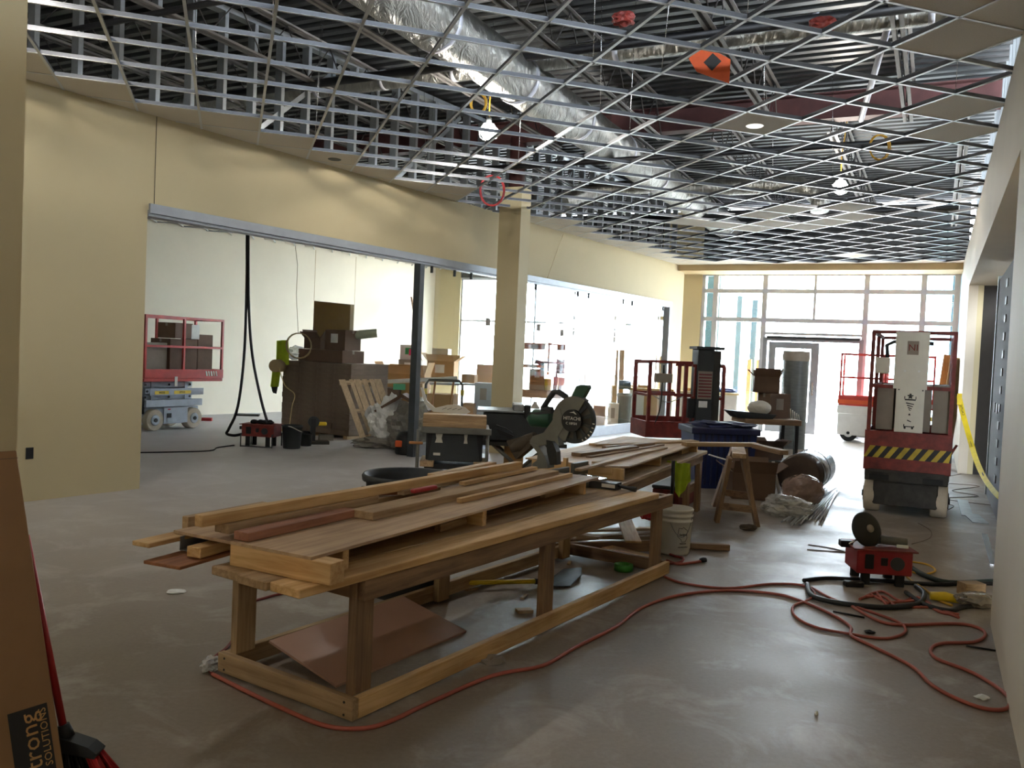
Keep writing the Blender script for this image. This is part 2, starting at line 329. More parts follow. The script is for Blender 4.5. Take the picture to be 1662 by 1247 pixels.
# grey steel panel casing in the recess
CASE = pm('grey casing paint', '#403e3b', .9, 0, var=.15)
pc = thing('casing', 'grey steel clad casing with two black slots inside the right wall recess', 'casing', R(12.3, .70, 0), RR)
m = MB(); m.box(-1.5, .85, -.3, 0, 0, 2.9); m.part('body', CASE, pc)
m = MB(); m.box(.85, .95, -.3, .015, 0, 2.95); m.part('edge_strip', pm('pale casing edge', '#7d827f', .6), pc)
for k in range(12):
    m = MB(); m.box(-.86, -.66, -.0, .012, .35+k*.21, .44+k*.21); m.part('bracket', pm('casing bracket', '#383735', .6), pc)
for x in (.12, -.35):
    m = MB(); m.box(x-.05, x+.05, 0, .012, 1.15, 1.27); m.part('slot', BLK, pc)
m = MB(); m.tube([R(7.2, .48, 2.98), R(9.2, .62, 2.98)], .02, 8); m.one('pipe', STEEL, 'thin bright pipe under the soffit of the right wall recess', 'pipe')
# wall above the ceiling, lit, behind the right wall top
m = MB(); bR(m, 4, 20, .95, 1.05, ZC-.3, 4.75); struct(m.part('wall_upper_right', CREAM2))
for k in range(26):
    m = MB(); u = 5.5+k*.55; bR(m, u, u+.05, .54, .60, ZC, 5.3); m.part('stud', STUD, rw)
m = MB(); bR(m, 4, 20, .42, .60, ZC-.02, ZC+.06); m.part('top_track', GALV, rw)
# closing walls behind the viewer, left room back wall and end
m = MB(); bR(m, -8, -7.85, -18, .5, 0, 5.4); struct(m.part('wall_back', CREAM))
bw = struct(MB().prism([(0, 0), (14.72, 0), (14.72, 2.72), (16.12, 2.72), (16.12, 0), (19.45, 0), (19.45, 5.4), (0, 5.4)], 15.8, 15.94, 'y', MW).part('wall_left_room', CREAM2))
for u in (14.72, 16.12):
    m = MB(); bW(m, u-.005, u+.005, -15.8, -15.796, 2.72, ZC); m.part('control_joint', TAN, bw)
m = MB(); bW(m, 13.6, 17.4, -18.9, -18.8, 0, 3.2); struct(m.part('wall_hall', TAN))
m = MB(); bW(m, 13.6, 13.7, -18.9, -15.9, 0, 3.2); bW(m, 17.3, 17.4, -18.9, -15.9, 0, 3.2); struct(m.part('wall_hall_side', TAN))
m = MB(); bW(m, 13.6, 17.4, -18.9, -15.9, 3.1, 3.2); struct(m.part('ceiling_hall', WHITEW))
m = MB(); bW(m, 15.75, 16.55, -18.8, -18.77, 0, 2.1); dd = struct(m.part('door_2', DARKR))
m = MB(); bW(m, 15.67, 15.75, -18.8, -18.74, 0, 2.18); bW(m, 16.55, 16.63, -18.8, -18.74, 0, 2.18); bW(m, 15.67, 16.63, -18.8, -18.74, 2.1, 2.18); m.part('door_frame', ALUD, dd)
m = MB(); bW(m, .0, .15, -15.9, -8.4, 0, 5.4); struct(m.part('wall_left_room_side', CREAM2))
m = MB(); bR(m, UF-.15, UF, -13.4, -12.33, 0, 5.4); struct(m.part('wall_end', CREAM))
m = MB(); bR(m, UF-.15, UF, -12.33, -6.4, 3.75, 5.4); struct(m.part('wall_end_top', DECK))
m = MB(); bR(m, UF-.15, UF, -6.4, -5.36, 0, 5.4); struct(m.part('wall_end_pier', CREAM))
m = MB(); bR(m, 20.35, UF, -7.0, .4, ZC-.14, ZC+.02); struct(m.part('ceiling_soffit', TAN))
m = MB(); bR(m, UF-.15, UF, -5.36, .5, 3.86, 5.4); struct(m.part('wall_front_top', DECK))
# roof deck: corrugated steel, ribs across the building
ZD = 5.45
prof = []
u = -8.2
while u < UF+.2:
    prof += [(u, ZD), (u+.09, ZD), (u+.11, ZD+.05), (u+.19, ZD+.05)]; u += .21
m = MB(); n = len(prof)
vs = [tuple(R(a, b, z)) for b in (-20, 4) for a, z in prof]
m.add(vs, [(i, i+1, n+i+1, n+i) for i in range(n-1)]); rd = struct(m.part('ceiling_roof_deck', DECK))
m = MB(); bR(m, -8.3, UF+.3, -20, 4, ZD+.06, ZD+.3); m.part('roof_slab', DECK, rd)
# ---------------------------------------------------------------- storefront
sf = struct(MB().box(UF-.1, UF, -.40, 5.38, 3.79, 3.865, MR).part('window_1', ALU))
def fr(u0, u1, v0, v1, z0, z1, par, m=ALU, name='mullion'): return bR(MB(), u0, u1, v0, v1, z0, z1).part(name, m, par)
vx = [-5.34, -5.02, -3.82, -1.53, -.34, .33]
rows = [(.08, 2.40), (2.47, 2.72), (2.72, 3.40), (3.44, 3.80)]
for v in vx: fr(UF-.1, UF, v-.06, v+.06, 0, 3.8, sf)
fr(UF-.1, UF, -2.69, -2.63, 2.72, 3.8, sf)
fr(UF-.1, UF, -5.34, .34, 2.67, 2.77, sf, name='transom'); fr(UF-.1, UF, -5.34, .34, 3.37, 3.47, sf, name='transom')
fr(UF-.1, UF, -3.82, -1.53, 2.37, 2.43, sf, name='transom')
for a, b in ((-5.34, -3.82), (-1.53, .34)): fr(UF-.12, UF+.02, a, b, 0, .1, sf, name='sill')
for z0, z1, vv in ((3.45, 3.79, [-5.34, -5.02, -3.82, -2.66, -1.53, -.34, .33]), (2.75, 3.39, [-5.34, -5.02, -3.82, -2.66, -1.53, -.34, .33]), (.1, 2.69, [-5.34, -5.02, -3.82]), (.1, 2.69, [-1.53, -.34, .33]), (2.43, 2.69, [-3.82, -1.53])):
    for a, b in zip(vv, vv[1:]):
        fr(UF-.055, UF-.045, a+.03, b-.03, z0, z1, sf, GLASST if (a < -5.1 or b > .3) else GLASS, 'pane')
# entrance door frame, operator header, one leaf
d1 = struct(bR(MB(), UF-.16, UF+.02, -3.72, -1.6, 2.22, 2.34).part('door_1', ALUD))
fr(UF-.2, UF-.12, -3.7, -1.62, 2.27, 2.32, d1, BLK2, 'operator_rail')
for v in (-3.75, -1.58): fr(UF-.12, UF, v-.05, v+.05, 0, 2.3, d1, ALUD, 'door_jamb')
for a, b, z0, z1 in ((-3.66, -3.5, .02, 2.2), (-2.68, -2.5, .02, 2.2)): fr(UF-.09, UF-.04, a, b, z0, z1, d1, ALUD, 'stile')
fr(UF-.09, UF-.04, -3.5, -2.68, .02, .3, d1, ALUD, 'rail'); fr(UF-.09, UF-.04, -3.5, -2.68, 2.05, 2.2, d1, ALUD, 'rail')
fr(UF-.07, UF-.06, -3.5, -2.68, .3, 2.05, d1, GLASS, 'pane'); fr(UF-.14, UF-.1, -2.62, -2.58, .95, 1.25, d1, STEEL, 'pull_handle')
# left room window wall
w3 = struct(bR(MB(), UF-.12, UF, -12.33, -6.4, 3.68, 3.75).part('window_2', ALU))
for k in range(6): fr(UF-.1, UF, -12.33+k*1.17, -12.28+k*1.17, 0, 3.7, w3)
fr(UF-.1, UF, -12.33, -6.4, 2.5, 2.55, w3, name='transom'); fr(UF-.1, UF, -12.33, -6.4, 0, .1, w3, name='sill')
for k in range(5):
    for z0, z1 in ((.1, 2.5), (2.55, 3.68)): fr(UF-.055, UF-.045, -12.27+k*1.17, -11.17+k*1.17, z0, z1, w3, GLASS, 'pane')
# outside: blue-grey wall returns and posts seen through the glass
for a, b, z1, m_ in ((-5.55, -5.2, 4, BRICKT), (-4.75, -4.62, 3.4, BRICKT), (-4.36, -4.22, 3.3, BRICKT), (.25, .75, 4, BRICKT)):
    m = MB(); bR(m, UF+1.2, UF+1.5, a, b, 0, z1); struct(m.part('trim_outside', m_))
for v in (-4.35, -4.12):
    m = MB(); bR(m, UF+.9, UF+1.0, v, v+.1, -.03, 1.75); m.one('post', OAKY, 'orange wooden post outside the storefront, '+('left' if v < -4.2 else 'right')+' of the close pair', 'post')
# ---------------------------------------------------------------- glass partition under the header
gp = struct(bW(MB(), 9.86, 19.05, -8.42, -8.26, 0, .19).part('window_3', ALUD))
us = [9.92, 10.93, 12.9, 14.9, 16.9, 19.0]
for k, (a, b) in enumerate(zip(us, us[1:])):
    bW(MB(), a+.008, b-.008, -8.346, -8.334, .2, 2.90).part('pane', GLASS, gp)
    for e in (a+.22, b-.22): bW(MB(), e-.012, e+.012, -8.36, -8.32, 2.80, 2.90).part('clip', BLK2, gp)
bW(MB(), 9.80, 9.90, -8.40, -8.28, 0, 2.93).part('steel_post', STEELPOST, gp); bW(MB(), 19.0, 19.08, -8.42, -8.26, 0, 2.93).part('end_post', ALUD, gp)
for u_, z_, s_ in ((13.2, 2.06, .1), (14.05, 2.0, .09), (11.6, 2.07, .1)):
    bW(MB(), u_, u_+.13, -8.333, -8.330, z_, z_+.13).part('sticker', CARDG, gp)
# ---------------------------------------------------------------- drywall column with the steel column in it
col = struct(bR(MB(), 12.2, 12.55, -6.42, -6.03, 0, 4.28).part('trim_column', CREAM))
m = MB(); m.cyl(R(12.38, -6.22, 4.28), R(12.38, -6.22, 5.1), .13, n=20); m.part('steel_column', MAROON, col)
# ---------------------------------------------------------------- roof steel
def ibeam(p, q, w, h, mat, label, name='girder'):
    m = MB(); p, q = Vector(p), Vector(q)
    m.beam(p, q, w, .02); m.beam(p+Vector((0, 0, h)), q+Vector((0, 0, h)), w, .02); m.beam(p+Vector((0, 0, h/2)), q+Vector((0, 0, h/2)), .014, h)
    return m.one(name, mat, label, 'girder')
ibeam(R(12.38, -16, 5.0), R(12.38, .9, 5.0), .22, .34, MAROON, 'dark red steel girder crossing above the drywall column')
ibeam(R(2.6, -16, 5.0), R(2.6, .9, 5.0), .22, .34, MAROON, 'dark red steel girder overhead nearest the viewer')
def joist(u0, u1, v, label):
    t = thing('roof_joist', label, 'joist', R(u0, v, 4.86), RR, 'open web joists under the roof deck')
    L = u1-u0
    for z in (0, .52):
        m = MB(); m.box(0, L, .015, .06, z, z+.006); m.box(0, L, .015, .02, z, z+.045); m.box(0, L, -.06, -.015, z, z+.006); m.box(0, L, -.02, -.015, z, z+.045)
        m.part('bottom_chord' if z == 0 else 'top_chord', JOIST, t)
    m = MB(); n = int(L/.75)
    for k in range(n):
        x = L*k/n; m.tube([(x, 0, .03), (x+L/n/2, 0, .52), (x+L/n, 0, .03)], .009, 5)
    o = m.part('web_rod', ROD, t); return t
for side, (u0, u1, off) in enumerate(((2.75, 12.25, 0), (12.5, 21.2, .68), (-5, 2.45, .3))):
    for k in range(9):
        v = -.5+off - 1.65*k
        if v > .3: continue
        if side == 2 and k > 5: continue
        oname = ['first', 'second', 'third', 'fourth', 'fifth', 'sixth', 'seventh', 'eighth', 'ninth'][k]
        joist(u0, u1, v, oname+' from the right wall, '+('open web steel roof joist between the two red girders' if side == 0 else 'open web steel roof joist beyond the far red girder' if side == 1 else 'open web steel roof joist overhead behind the near girder'))
# ================================================================ SUSPENDED CEILING
CS, A0, B0 = .6096, 2.05626, 5.73578
def AB(a, b, z=0): return aB*a + dB*b + Vector((0, 0, z))
HP = [(nW, -8.288, 1), (nR, .404, -1), (dR, 20.35, -1), (dR, -3.5, 1)]
def inside(p): return all((p.dot(n)-c)*s >= 0 for n, c, s in HP)
def clipline(p, d):
    lo, hi = -60., 60.
    for n, c, s in HP:
        den = d.dot(n)*s; num = (p.dot(n)-c)*s
        if abs(den) < 1e-9:
            if num < 0: return None
            continue
        t = -num/den
        if den > 0: lo = max(lo, t)
        else: hi = min(hi, t)
    return (p+d*lo, p+d*hi) if hi-lo > .08 else None
ceil_ = holder('ceiling'); TEEWEB = pm('galvanised tee web', '#54565a', .45, .5)
def tee(p, q):
    L = (q-p).length; d = (q-p)/L
    m = MB(); m.box(0, L, -.012, .012, 0, .002); m.box(0, L, -.0015, .0015, .002, .036); m.box(0, L, -.004, .004, .030, .038)
    o = m.part('tee', TEE, ceil_); o.data.materials.append(TEEWEB)
    for pg in list(o.data.polygons)[6:]: pg.material_index = 1
    o.location = (p.x, p.y, ZC); o.rotation_euler = (0, 0, math.atan2(d.y, d.x))
for i in range(-40, 40):
    s = clipline(AB(A0+i*CS, 0), dB)
    if s: tee(*s)
for j in range(-40, 50):
    s = clipline(AB(0, B0+j*CS), aB)
    if s: tee(*s)
def polyclip(P):
    for n, c, s in HP:
        out = []
        for k in range(len(P)):
            p, q = P[k], P[(k+1) % len(P)]; a, b = (p.dot(n)-c)*s, (q.dot(n)-c)*s
            if a >= 0: out.append(p)
            if (a >= 0) != (b >= 0): out.append(p+(q-p)*(a/(a-b)))
        P = out
        if len(P) < 3: return None
    return P
def cell(i, j): return [AB(A0+(i+x)*CS, B0+(j+y)*CS) for x, y in ((.02, .02), (.98, .02), (.98, .98), (.02, .98))]
def pxcell(x, y):
    g = G(x, y, ZC); return (math.floor((g.dot(aB)-A0)/CS), math.floor((g.dot(dB)-B0)/CS))
full = set(pxcell(*p) for p in ((1550, 5), (1606, 15), (1480, -10), (1556, 63), (1549, 173), (1545, 213), (1225, 205), (1133, 366), (1180, 366), (1240, 345), (1290, 342), (1345, 337), (1385, 348), (1340, 362), (1290, 365), (1250, 357), (1210, 372), (1381, 413), (140, 130), (1620, -20)))
for i in range(-40, 40):
    for j in range(-40, 50):
        cs = cell(i, j); P = polyclip(cs)
        if not P: continue
        c = sum(cs, Vector())/4; vw = c.dot(nW)+8.288; uw = c.dot(dW)
        cut = any(p.dot(nW) < -8.288+.22 for p in cs)
        ok = (i, j) in full
        if cut and uw < 10.6 and c.dot(dR) < 20: ok = True
        if uw >= 12.0 and vw < .75: ok = True
        if c.dot(dR) > 19.75: ok = True
        if c.dot(dR) < 2.2 and (i*7+j*3) % 5 == 0: ok = True
        if not ok: continue
        n = len(P); m = MB(); m.prism([(p.x, p.y) for p in P], 0, .016)
        o = m.part('ceiling_tile', TILE, ceil_); o.location = (0, 0, ZC+.003)
for x, y in ((1225, 205), (1328, 346), (1381, 413), (543, 259)):
    p = G(x, y, ZC)
    m = MB(); m.lathe([(.085, 0), (.075, -.006), (.06, -.004)], 20, None, (p.x, p.y, ZC+.002)); m.part('downlight', LED if x > 600 else BLK2, ceil_)
for k in range(70):              # hanger wires
    i, j = random.randint(-16, 8), random.randint(-2, 26); p = AB(A0+i*CS, B0+j*CS)
    if inside(p) and p.length > 3:
        MB().tube([(p.x, p.y, ZC+.03), (p.x+random.uniform(-.1, .1), p.y, 5.4)], .0025, 4).part('hanger_wire', STEEL, ceil_)
# left room ceiling: tees on the wall's own diagonal, most panels in
cl = holder('ceiling_left_room')
for k in range(-12, 34):
    p0 = W(k*.61, -8.45); 
    for sgn in (1, -1):
        d = (dW*sgn - nW).normalized(); L = 7.35*math.sqrt(2)
        q = p0 + d*L; u0, u1 = p0.dot(dW), q.dot(dW)
        a, b = p0, q
        if u1 < .2: b = p0 + d*(L*(u0-.2)/(u0-u1)) if u0 > .2 else None
        if b is None or u0 > 19.4 or u0 < .2: continue
        if u1 > 19.4: b = p0 + d*(L*(19.4-u0)/(u1-u0))
        m = MB(); m.beam((a.x, a.y, ZC+.02), (b.x, b.y, ZC+.02), .024, .03); m.part('tee', TEE, cl)
for k in range(0, 31):
    for r in range(0, 12):
        if (k*5+r*3) % 4 == 0: continue
        u, v = .6+k*.61+(r % 2)*.305, -8.75-r*.61
        if u > 19: continue
        m = MB(); s_ = .42; m.prism([(u, -v-s_*.7), (u+s_*.7, -v), (u, -v+s_*.7), (u-s_*.7, -v)], ZC+.03, ZC+.045, 'z', MW); m.part('ceiling_tile', TILE, cl)
# ---------------------------------------------------------------- ducts, pipes, lamps above the grid
def duct(pts, r, label, name='duct', bands=True, mat=None, cat='duct'):
    t = thing(name, label, cat, pts[0]); o = Vector(pts[0])
    pp = smoothpts(pts, 8) if len(pts) > 2 else [Vector(pts[0]).lerp(Vector(pts[1]), k/40) for k in range(41)]
    MB().tube([p-o for p in pp], r, 20, taper=[1+.02*math.sin(k*2.1)+random.uniform(-.015, .015) for k in range(len(pp))]).part('foil_wrap', mat or FOIL, t)
    if bands:
        n = len(pp); st = max(3, n//10)
        for k in range(2, n-2, st):
            d = (pp[k+1]-pp[k]).normalized(); MB().tube([pp[k]-o-d*.03, pp[k]-o+d*.03], r*1.035, 20).part('band', ALU, t)
    return t
duct([R(2.6, -4.42, 4.72), R(20.0, -4.42, 4.72)], .27, 'fat foil wrapped main duct running the length of the room above the grid')
duct([R(8.9, -10, 4.98), R(8.9, .3, 4.98)], .12, 'slim foil duct crossing over above the fat main duct')
duct([R(15.3, -4.3, 4.75), R(15.3, -2.9, 4.75), R(15.3, -2.3, 4.72), R(15.25, -1.95, 4.5), R(15.2, -1.9, 4.25)], .15, 'flexible foil branch duct ending in an elbow near the far bulb', bands=False)
duct([R(14.2, -4.6, 4.6), R(13.6, -5.3, 4.45), R(13.2, -5.7, 4.2)], .12, 'short foil branch duct dropping beside the drywall column', bands=False)
for k, (u, z, v0, v1, r, lab) in enumerate(((8.4, 4.85, -9, .3, .05, 'black sprinkler pipe just above the slim foil duct'), (11.6, 4.45, -8.2, .2, .04, 'black pipe crossing near the lit bulb by the column'), (16.8, 4.5, -7.5, .2, .05, 'black pipe crossing beyond the flexible duct'), (5.6, 4.6, -7.9, -2.4, .03, 'thin black pipe along the left wall studs'))):
    m = MB(); m.tube([R(u, v0, z), R(u, v1, z)], r, 10); m.one('pipe', BLACKPIPE, lab, 'pipe')
m = MB(); m.tube([R(8.6, -.52, 5.0), R(11.4, -1.0, 4.7)], .035, 8); m.one('conduit', ALU, 'grey conduit hanging slanted above the right side grid', 'conduit')
def bulb(p, label, drop=.3, bm_=None):
    t = thing('work_bulb', label, 'lamp', p)
    MB().lathe([(.012, .095), (.065, .08), (.10, .015), (.096, -.03), (.06, -.085), (.012, -.1)], 16).part('glass_bulb', bm_ or BULB, t)
    MB().lathe([(.03, .085), (.034, .15), (.02, .17)], 12).part('socket', BLK2, t)
    m = MB()
    for k in range(2):
        a = k*PI; m.tube([(.03*math.cos(a), .03*math.sin(a), .1), (.12*math.cos(a), .12*math.sin(a), .02), (.1*math.cos(a), .1*math.sin(a), -.08), (0, 0, -.13)], .0015, 4)
    m.part('wire_cage', STEEL, t)
    MB().tube([(0, 0, .15), (0, .02, .15+drop), (.05, 0, 5.3-p.z)], .008, 6).part('lead', YCORD, t)
bulb(G(793, 213, 4.26), 'lit work bulb hanging above the grid left of the drywall column')
bulb(G(1364, 303, 4.28), 'lit work bulb hanging above the grid toward the entrance')
bulb(W(2.7, -6.1, 4.3), 'lit work bulb above the grid at the far left, behind the near wall')
bulb(Vector((-2.4, -1.6, 4.25)), 'unseen work bulb added overhead behind the viewer on the left', bm_=BULBW)  # unseen bulb added for warm light on the near wall and foreground
bulb(Vector((-.6, -3.6, 4.25)), 'unseen fill bulb added overhead far behind the viewer', bm_=BULBW)  # second unseen bulb, added as foreground fill
# orange placard, coils
p = at(1152, 105, 6.9)
sg = thing('placard', 'orange placard with a black diamond hanging above the grid', 'placard', p, rad(-20))
MB().prism([(-.17, .06), (-.07, .17), (.16, .03), (.16, -.16), (-.1, -.05)], 0, .006, 'y').part('board', ORG, sg)
MB().prism([(-.05, .02), (.02, .09), (.09, .02), (.02, -.05)], -.004, 0, 'y').part('diamond', INK, sg)
def coil(c, r, n, m, label, ax=(1, 0, 0), ay=(0, 0, 1), th=.008, flat=1.25, name='cable_coil'):
    ax, ay = Vector(ax), Vector(ay); pts = []
    for k in range(n*18):
        a = k/18*2*PI; rr = r*(1+.06*math.sin(k*.37)); pts.append(Vector(c)+ax*rr*math.cos(a)+ay*rr*flat*math.sin(a)+Vector((.01*math.sin(k*.21), .012*math.sin(k*.13), 0)))
    return MB().tube(pts, th, 5).one(name, m, label, 'coil')
coil(at(798, 310, 12.2), .17, 5, REDP, 'red cable coil hanging from the ceiling left of the column')
coil(at(776, 168, 9.0), .08, 6, YCORD, 'yellow cable coil hung high up left of the lit bulb', th=.007)
coil(at(1427, 240, 10.5), .12, 4, YCORD, 'loose yellow cable coil above the right side grid')
for x, y, Y, lab in ((1012, 30, 7.5, 'red valve fitting on the pipe overhead near the middle'), (1335, 40, 6.5, 'red valve fitting overhead at the upper right')):
    p = at(x, y, Y); MB().blob(p, (.1, .08, .06), 3, .4).one('valve', REDD, lab, 'valve')
# ================================================================ FOREGROUND: BENCH AND LUMBER
def boxpart(name, m, par, x0, x1, y0, y1, z0, z1, bev=0, label=None): return MB().box(x0, x1, y0, y1, z0, z1, None, bev).part(name, m, par, label)
wb = thing('workbench', 'long site built sawing bench of two by fours with thick plank top', 'workbench', W(2.63, -2.95, 0), RW)
# local x along the bench, y to the left (far side); near edge y = -.45, far edge y = +.45
for y0, y1 in ((-.45, -.412), (.412, .45)): boxpart('lower_rail', PINE if y0 < 0 else PINED, wb, .04, 3.36, y0, y1, .012, .102, .003)
boxpart('end_rail', PINED, wb, 0, .038, -.45, .45, .012, .105, .003); boxpart('end_rail', PINEB, wb, 3.34, 3.378, -.41, .41, .012, .102, .003)
for x, ys in ((.06, (-.41, .41)), (1.62, (-.41, .41)), (3.18, (-.41, .41))):
    for y in ys:
        boxpart('leg', PINEB if y < 0 else PINED, wb, x-.02, x+.095, y-.045 if y > 0 else y-.0, y+.0 if y > 0 else y+.045, .1 if x < .1 else .012, .60, .003)
for y0, y1 in ((-.45, -.412), (.412, .45)): boxpart('apron', PINEB, wb, .05, 3.36, y0, y1, .52, .612, .003)
for x in (.05, 1.6, 3.3): boxpart('cross_tie', PINEB, wb, x, x+.038, -.41, .41, .52, .61)
for k, (y0, y1, x0, x1) in enumerate(((-.46, -.285, -.33, 3.08), (-.28, -.10, -.345, 3.10), (-.095, .085, -.33, 3.06), (.09, .27, .12, 3.1), (.275, .45, .1, 3.08))):
    boxpart('top_plank', PINE if k == 0 else PINED, wb, x0, x1, y0, y1, .614, .652, .004)
# screw heads on the end rail corner
m = MB()
for y, z in ((-.40, .03), (-.40, .085), (.40, .03), (.40, .085)): m.cyl((-.002, y, z), (.001, y, z), .006, n=8)
m.part('screw_head', INK, wb)
def sawtable(name, label, A, B, wid, blocks, endclip=0):
    a, b = A, B; d = (b-a); L = d.length; ang = math.atan2(d.y, d.x)
    t = thing(name, label, 'saw table', (a.x, a.y, .653), ang)
    if endclip: poly = [(endclip, 0), (L, 0), (L, wid), (.02, wid), (-.0, endclip*1.3)]
    else: poly = [(0, 0), (L, 0), (L, wid), (0, wid)]
    MB().prism(poly, .09, .103).part('top_sheet', PLY, t)
    for x0, x1, y0, y1, kind in blocks: boxpart(kind, PINE if kind in ('upright', 'end_block') else PINED, t, x0, x1, y0, y1, 0, .09 if kind != 'cleat' else .04, .002)
    return t
A, B = G(505, 907, .75), G(972, 776, .75)
sawtable('saw_table', 'long plywood saw table with stacked lumber on its near end', A, B, .80,
    [(.0, .09, -.10, .45, 'end_block'), (.22, .26, .015, .78, 'upright'), (1.42, 1.46, .02, .78, 'upright'), (1.15, 1.42, .12, .16, 'cleat'), (2.82, 2.86, .02, .78, 'upright'), (2.5, 2.81, .16, .2, 'cleat')])
A, B = G(1012.7, 760, .755), G(1137, 718.5, .755)
d2 = (B-A).normalized()
rt = sawtable('saw_table', 'plywood saw table beyond the mitre saw with thin strips on it', A, B, .86,
    [(.02, .058, .1, .8, 'end_block'), (.02, .058, 0.01, .1, 'upright'), (.06, .16, .05, .09, 'cleat'), (1.15, 1.19, .02, .84, 'upright'), (1.19, 1.25, .1, .14, 'cleat'), (2.3, 2.6, .1, .14, 'cleat'), (2.62, 2.66, .02, .84, 'upright')], .12)
ang2 = math.atan2(d2.y, d2.x)
b2 = thing('workbench', 'second bench behind the white bucket, carrying the far saw table', 'workbench', (A.x, A.y, 0), ang2)
for k, (y0, y1, x0, x1) in enumerate(((-.03, .15, -.35, 2.92), (.155, .335, -.3, 2.95), (.34, .52, -.3, 3.0), (.525, .7, -.3, 2.98), (.705, .88, -.3, 2.95))): boxpart('top_plank', PINED, b2, x0, x1, y0, y1, .614, .65, .004)
for x in (2.2, 2.72):
    for y in (.0, .8): boxpart('leg', PINEB, b2, x, x+.11, y, y+.05, .0, .612, .003)
boxpart('stretcher', PINEB, b2, 2.2, 2.83, .05, .09, .22, .31); boxpart('apron', PINEB, b2, 0, 2.85, .0, .04, .53, .612); boxpart('leg', PINEB, b2, .7, .79, .75, .8, 0, .612)
# ---- loose lumber: each length a thing of its own
def plank(label, p, q, wdt, th, m, name='board', group='loose boards on the saw benches', cat='board', roll=0):
    p, q = Vector(p), Vector(q); d = q-p; L = d.length
    o = MB().box(0, L, -wdt/2, wdt/2, -th/2, th/2, None, .0025).part(name, m)
    o.rotation_mode = 'QUATERNION'; x = d.normalized(); y = Vector((0, 0, 1)).cross(x).normalized(); z = x.cross(y)
    o.matrix_world = Matrix(((x.x, y.x, z.x, p.x), (x.y, y.y, z.y, p.y), (x.z, y.z, z.z, p.z), (0, 0, 0, 1))) @ Matrix.Rotation(roll, 4, 'X')
    return tag(o, label, cat, group)
def lum(label, a, b, z, wdt, th, m, **k):       # a, b: picture points of the end middles at height z
    return plank(label, G(a[0], a[1], z), G(b[0], b[1], z), wdt, th, m, **k)
TS = .757                                         # top of the saw table sheets
lum('longest pale two by four along the back of the lumber stack', (322, 846), (842, 755), .845, .05, .05, PINE)
lum('pale board behind the longest two by four, seen beside the saw', (700, 772), (800, 752), .83, .06, .02, PINE)
lum('board under the longest two by four, its end toward the viewer', (360, 858), (604, 809), .80, .09, .04, PINED)
lum('short reddish two by four at the front of the stack', (391, 871), (570, 831), TS+.02, .085, .038, PINER)
lum('wide thick board reaching to the saw from the middle of the table', (587, 836), (893, 767), TS+.02, .14, .04, PINED)
lum('square stick lying nearest the front edge of the saw table', (745, 813), (926, 771), TS+.014, .035, .028, PINE)
lum('bare board end beside the red knife on the stack', (648, 800), (810, 764), TS+.055, .07, .025, PINED)
lum('small scrap lying across the middle of the stack', (612, 801), (645, 800), TS+.05, .04, .018, PLYE)
lum('thin strip just left of the saw, on the thick board', (750, 785), (868, 760), TS+.055, .045, .024, PINE)
lum('flat board between the stacked lengths at the back', (420, 846), (700, 792), TS+.02, .14, .03, PINED)
lum('thin pale board sticking out furthest left of the stack', (228, 884), (430, 838), .73, .10, .02, PINE)
lum('board on edge poking out behind the left end of the stack', (300, 858), (430, 832), .745, .04, .11, PINED)
lum('splintered offcut on the low plywood strip', (314, 897), (420, 868), .70, .075, .045, PINE)
lum('low plywood strip sticking out left under the stack', (262, 918), (470, 860), .665, .2, .014, PLYE)
o = thing('steel_channel', 'grey steel channel lying among the boards at the left end', 'channel', (0, 0, 0))
pa, pb = G(292, 882, .71), G(420, 850, .71)
m = MB(); m.beam(pa, pb, .004, .06); d = (pb-pa).normalized(); y = Vector((-d.y, d.x, 0)); m.beam(pa-y*.025+Vector((0, 0, -.03)), pb-y*.025+Vector((0, 0, -.03)), .05, .003); m.part('web', GALV, o)
for k, (x, y_, c_) in enumerate(((405, 917, 'on the near plank end'), (547, 844, 'on the saw table sheet'))):
    g = G(x, y_, .655 if k == 0 else TS); m = MB(); m.blob((g.x, g.y, g.z+.012), (.016, .012, .014), k+4, .5, sub=2); m.one('scrap', pm('pale green scrap', '#9aa05c', .8), 'small pale green scrap lying '+c_, 'scrap')
kn = thing('utility_knife', 'red utility knife lying on the stacked boards', 'knife', G(690, 797, TS+.062), math.atan2((G(740, 786, .8)-G(680, 798, .8)).y, (G(740, 786, .8)-G(680, 798, .8)).x))
boxpart('handle', REDP, kn, -.12, .10, -.018, .018, 0, .022, .006); boxpart('blade', STEEL, kn, .10, .16, -.008, .008, .008, .010)
# strips on the far saw table
lum('long pale board across the far end of the far saw table', (962, 722), (1128, 716), TS+.01, .12, .02, PINED)
for k, (a, b, t_, m_, l_) in enumerate((((955, 742), (1075, 722), .012, PINEB, 'dark thin strip furthest back on the far saw table'), ((965, 751), (1080, 727), .016, PINED, 'middle thin strip on the far saw table'), ((938, 763), (1050, 733), .02, PINED, 'strip nearest the front on the far saw table'), ((935, 738), (1030, 726), .03, PINEB, 'thick offcut behind the saw on the far saw table'), ((980, 727), (1060, 721), .03, PINEB, 'stacked board at the back of the far saw table'))):
    lum(l_, a, b, TS+t_/2, .05 if k != 3 else .1, t_, m_)
p_, q_ = G(1110, 721, .775), G(1228, 722, .775)
plank('long board bridging from the far saw table to the sawhorse', p_, q_, .1, .04, PINED)
plank('board continuing past the sawhorse to the right', G(1226, 724, .77), G(1273, 735, .77), .09, .045, PINEB)
m = MB(); g = G(1150, 738, .68); m.beam(g, g+Vector((.22, -.1, -.05)), .06, .006); m.one('offcut', CARDW, 'pale thin offcut at the right end of the second bench', 'offcut')
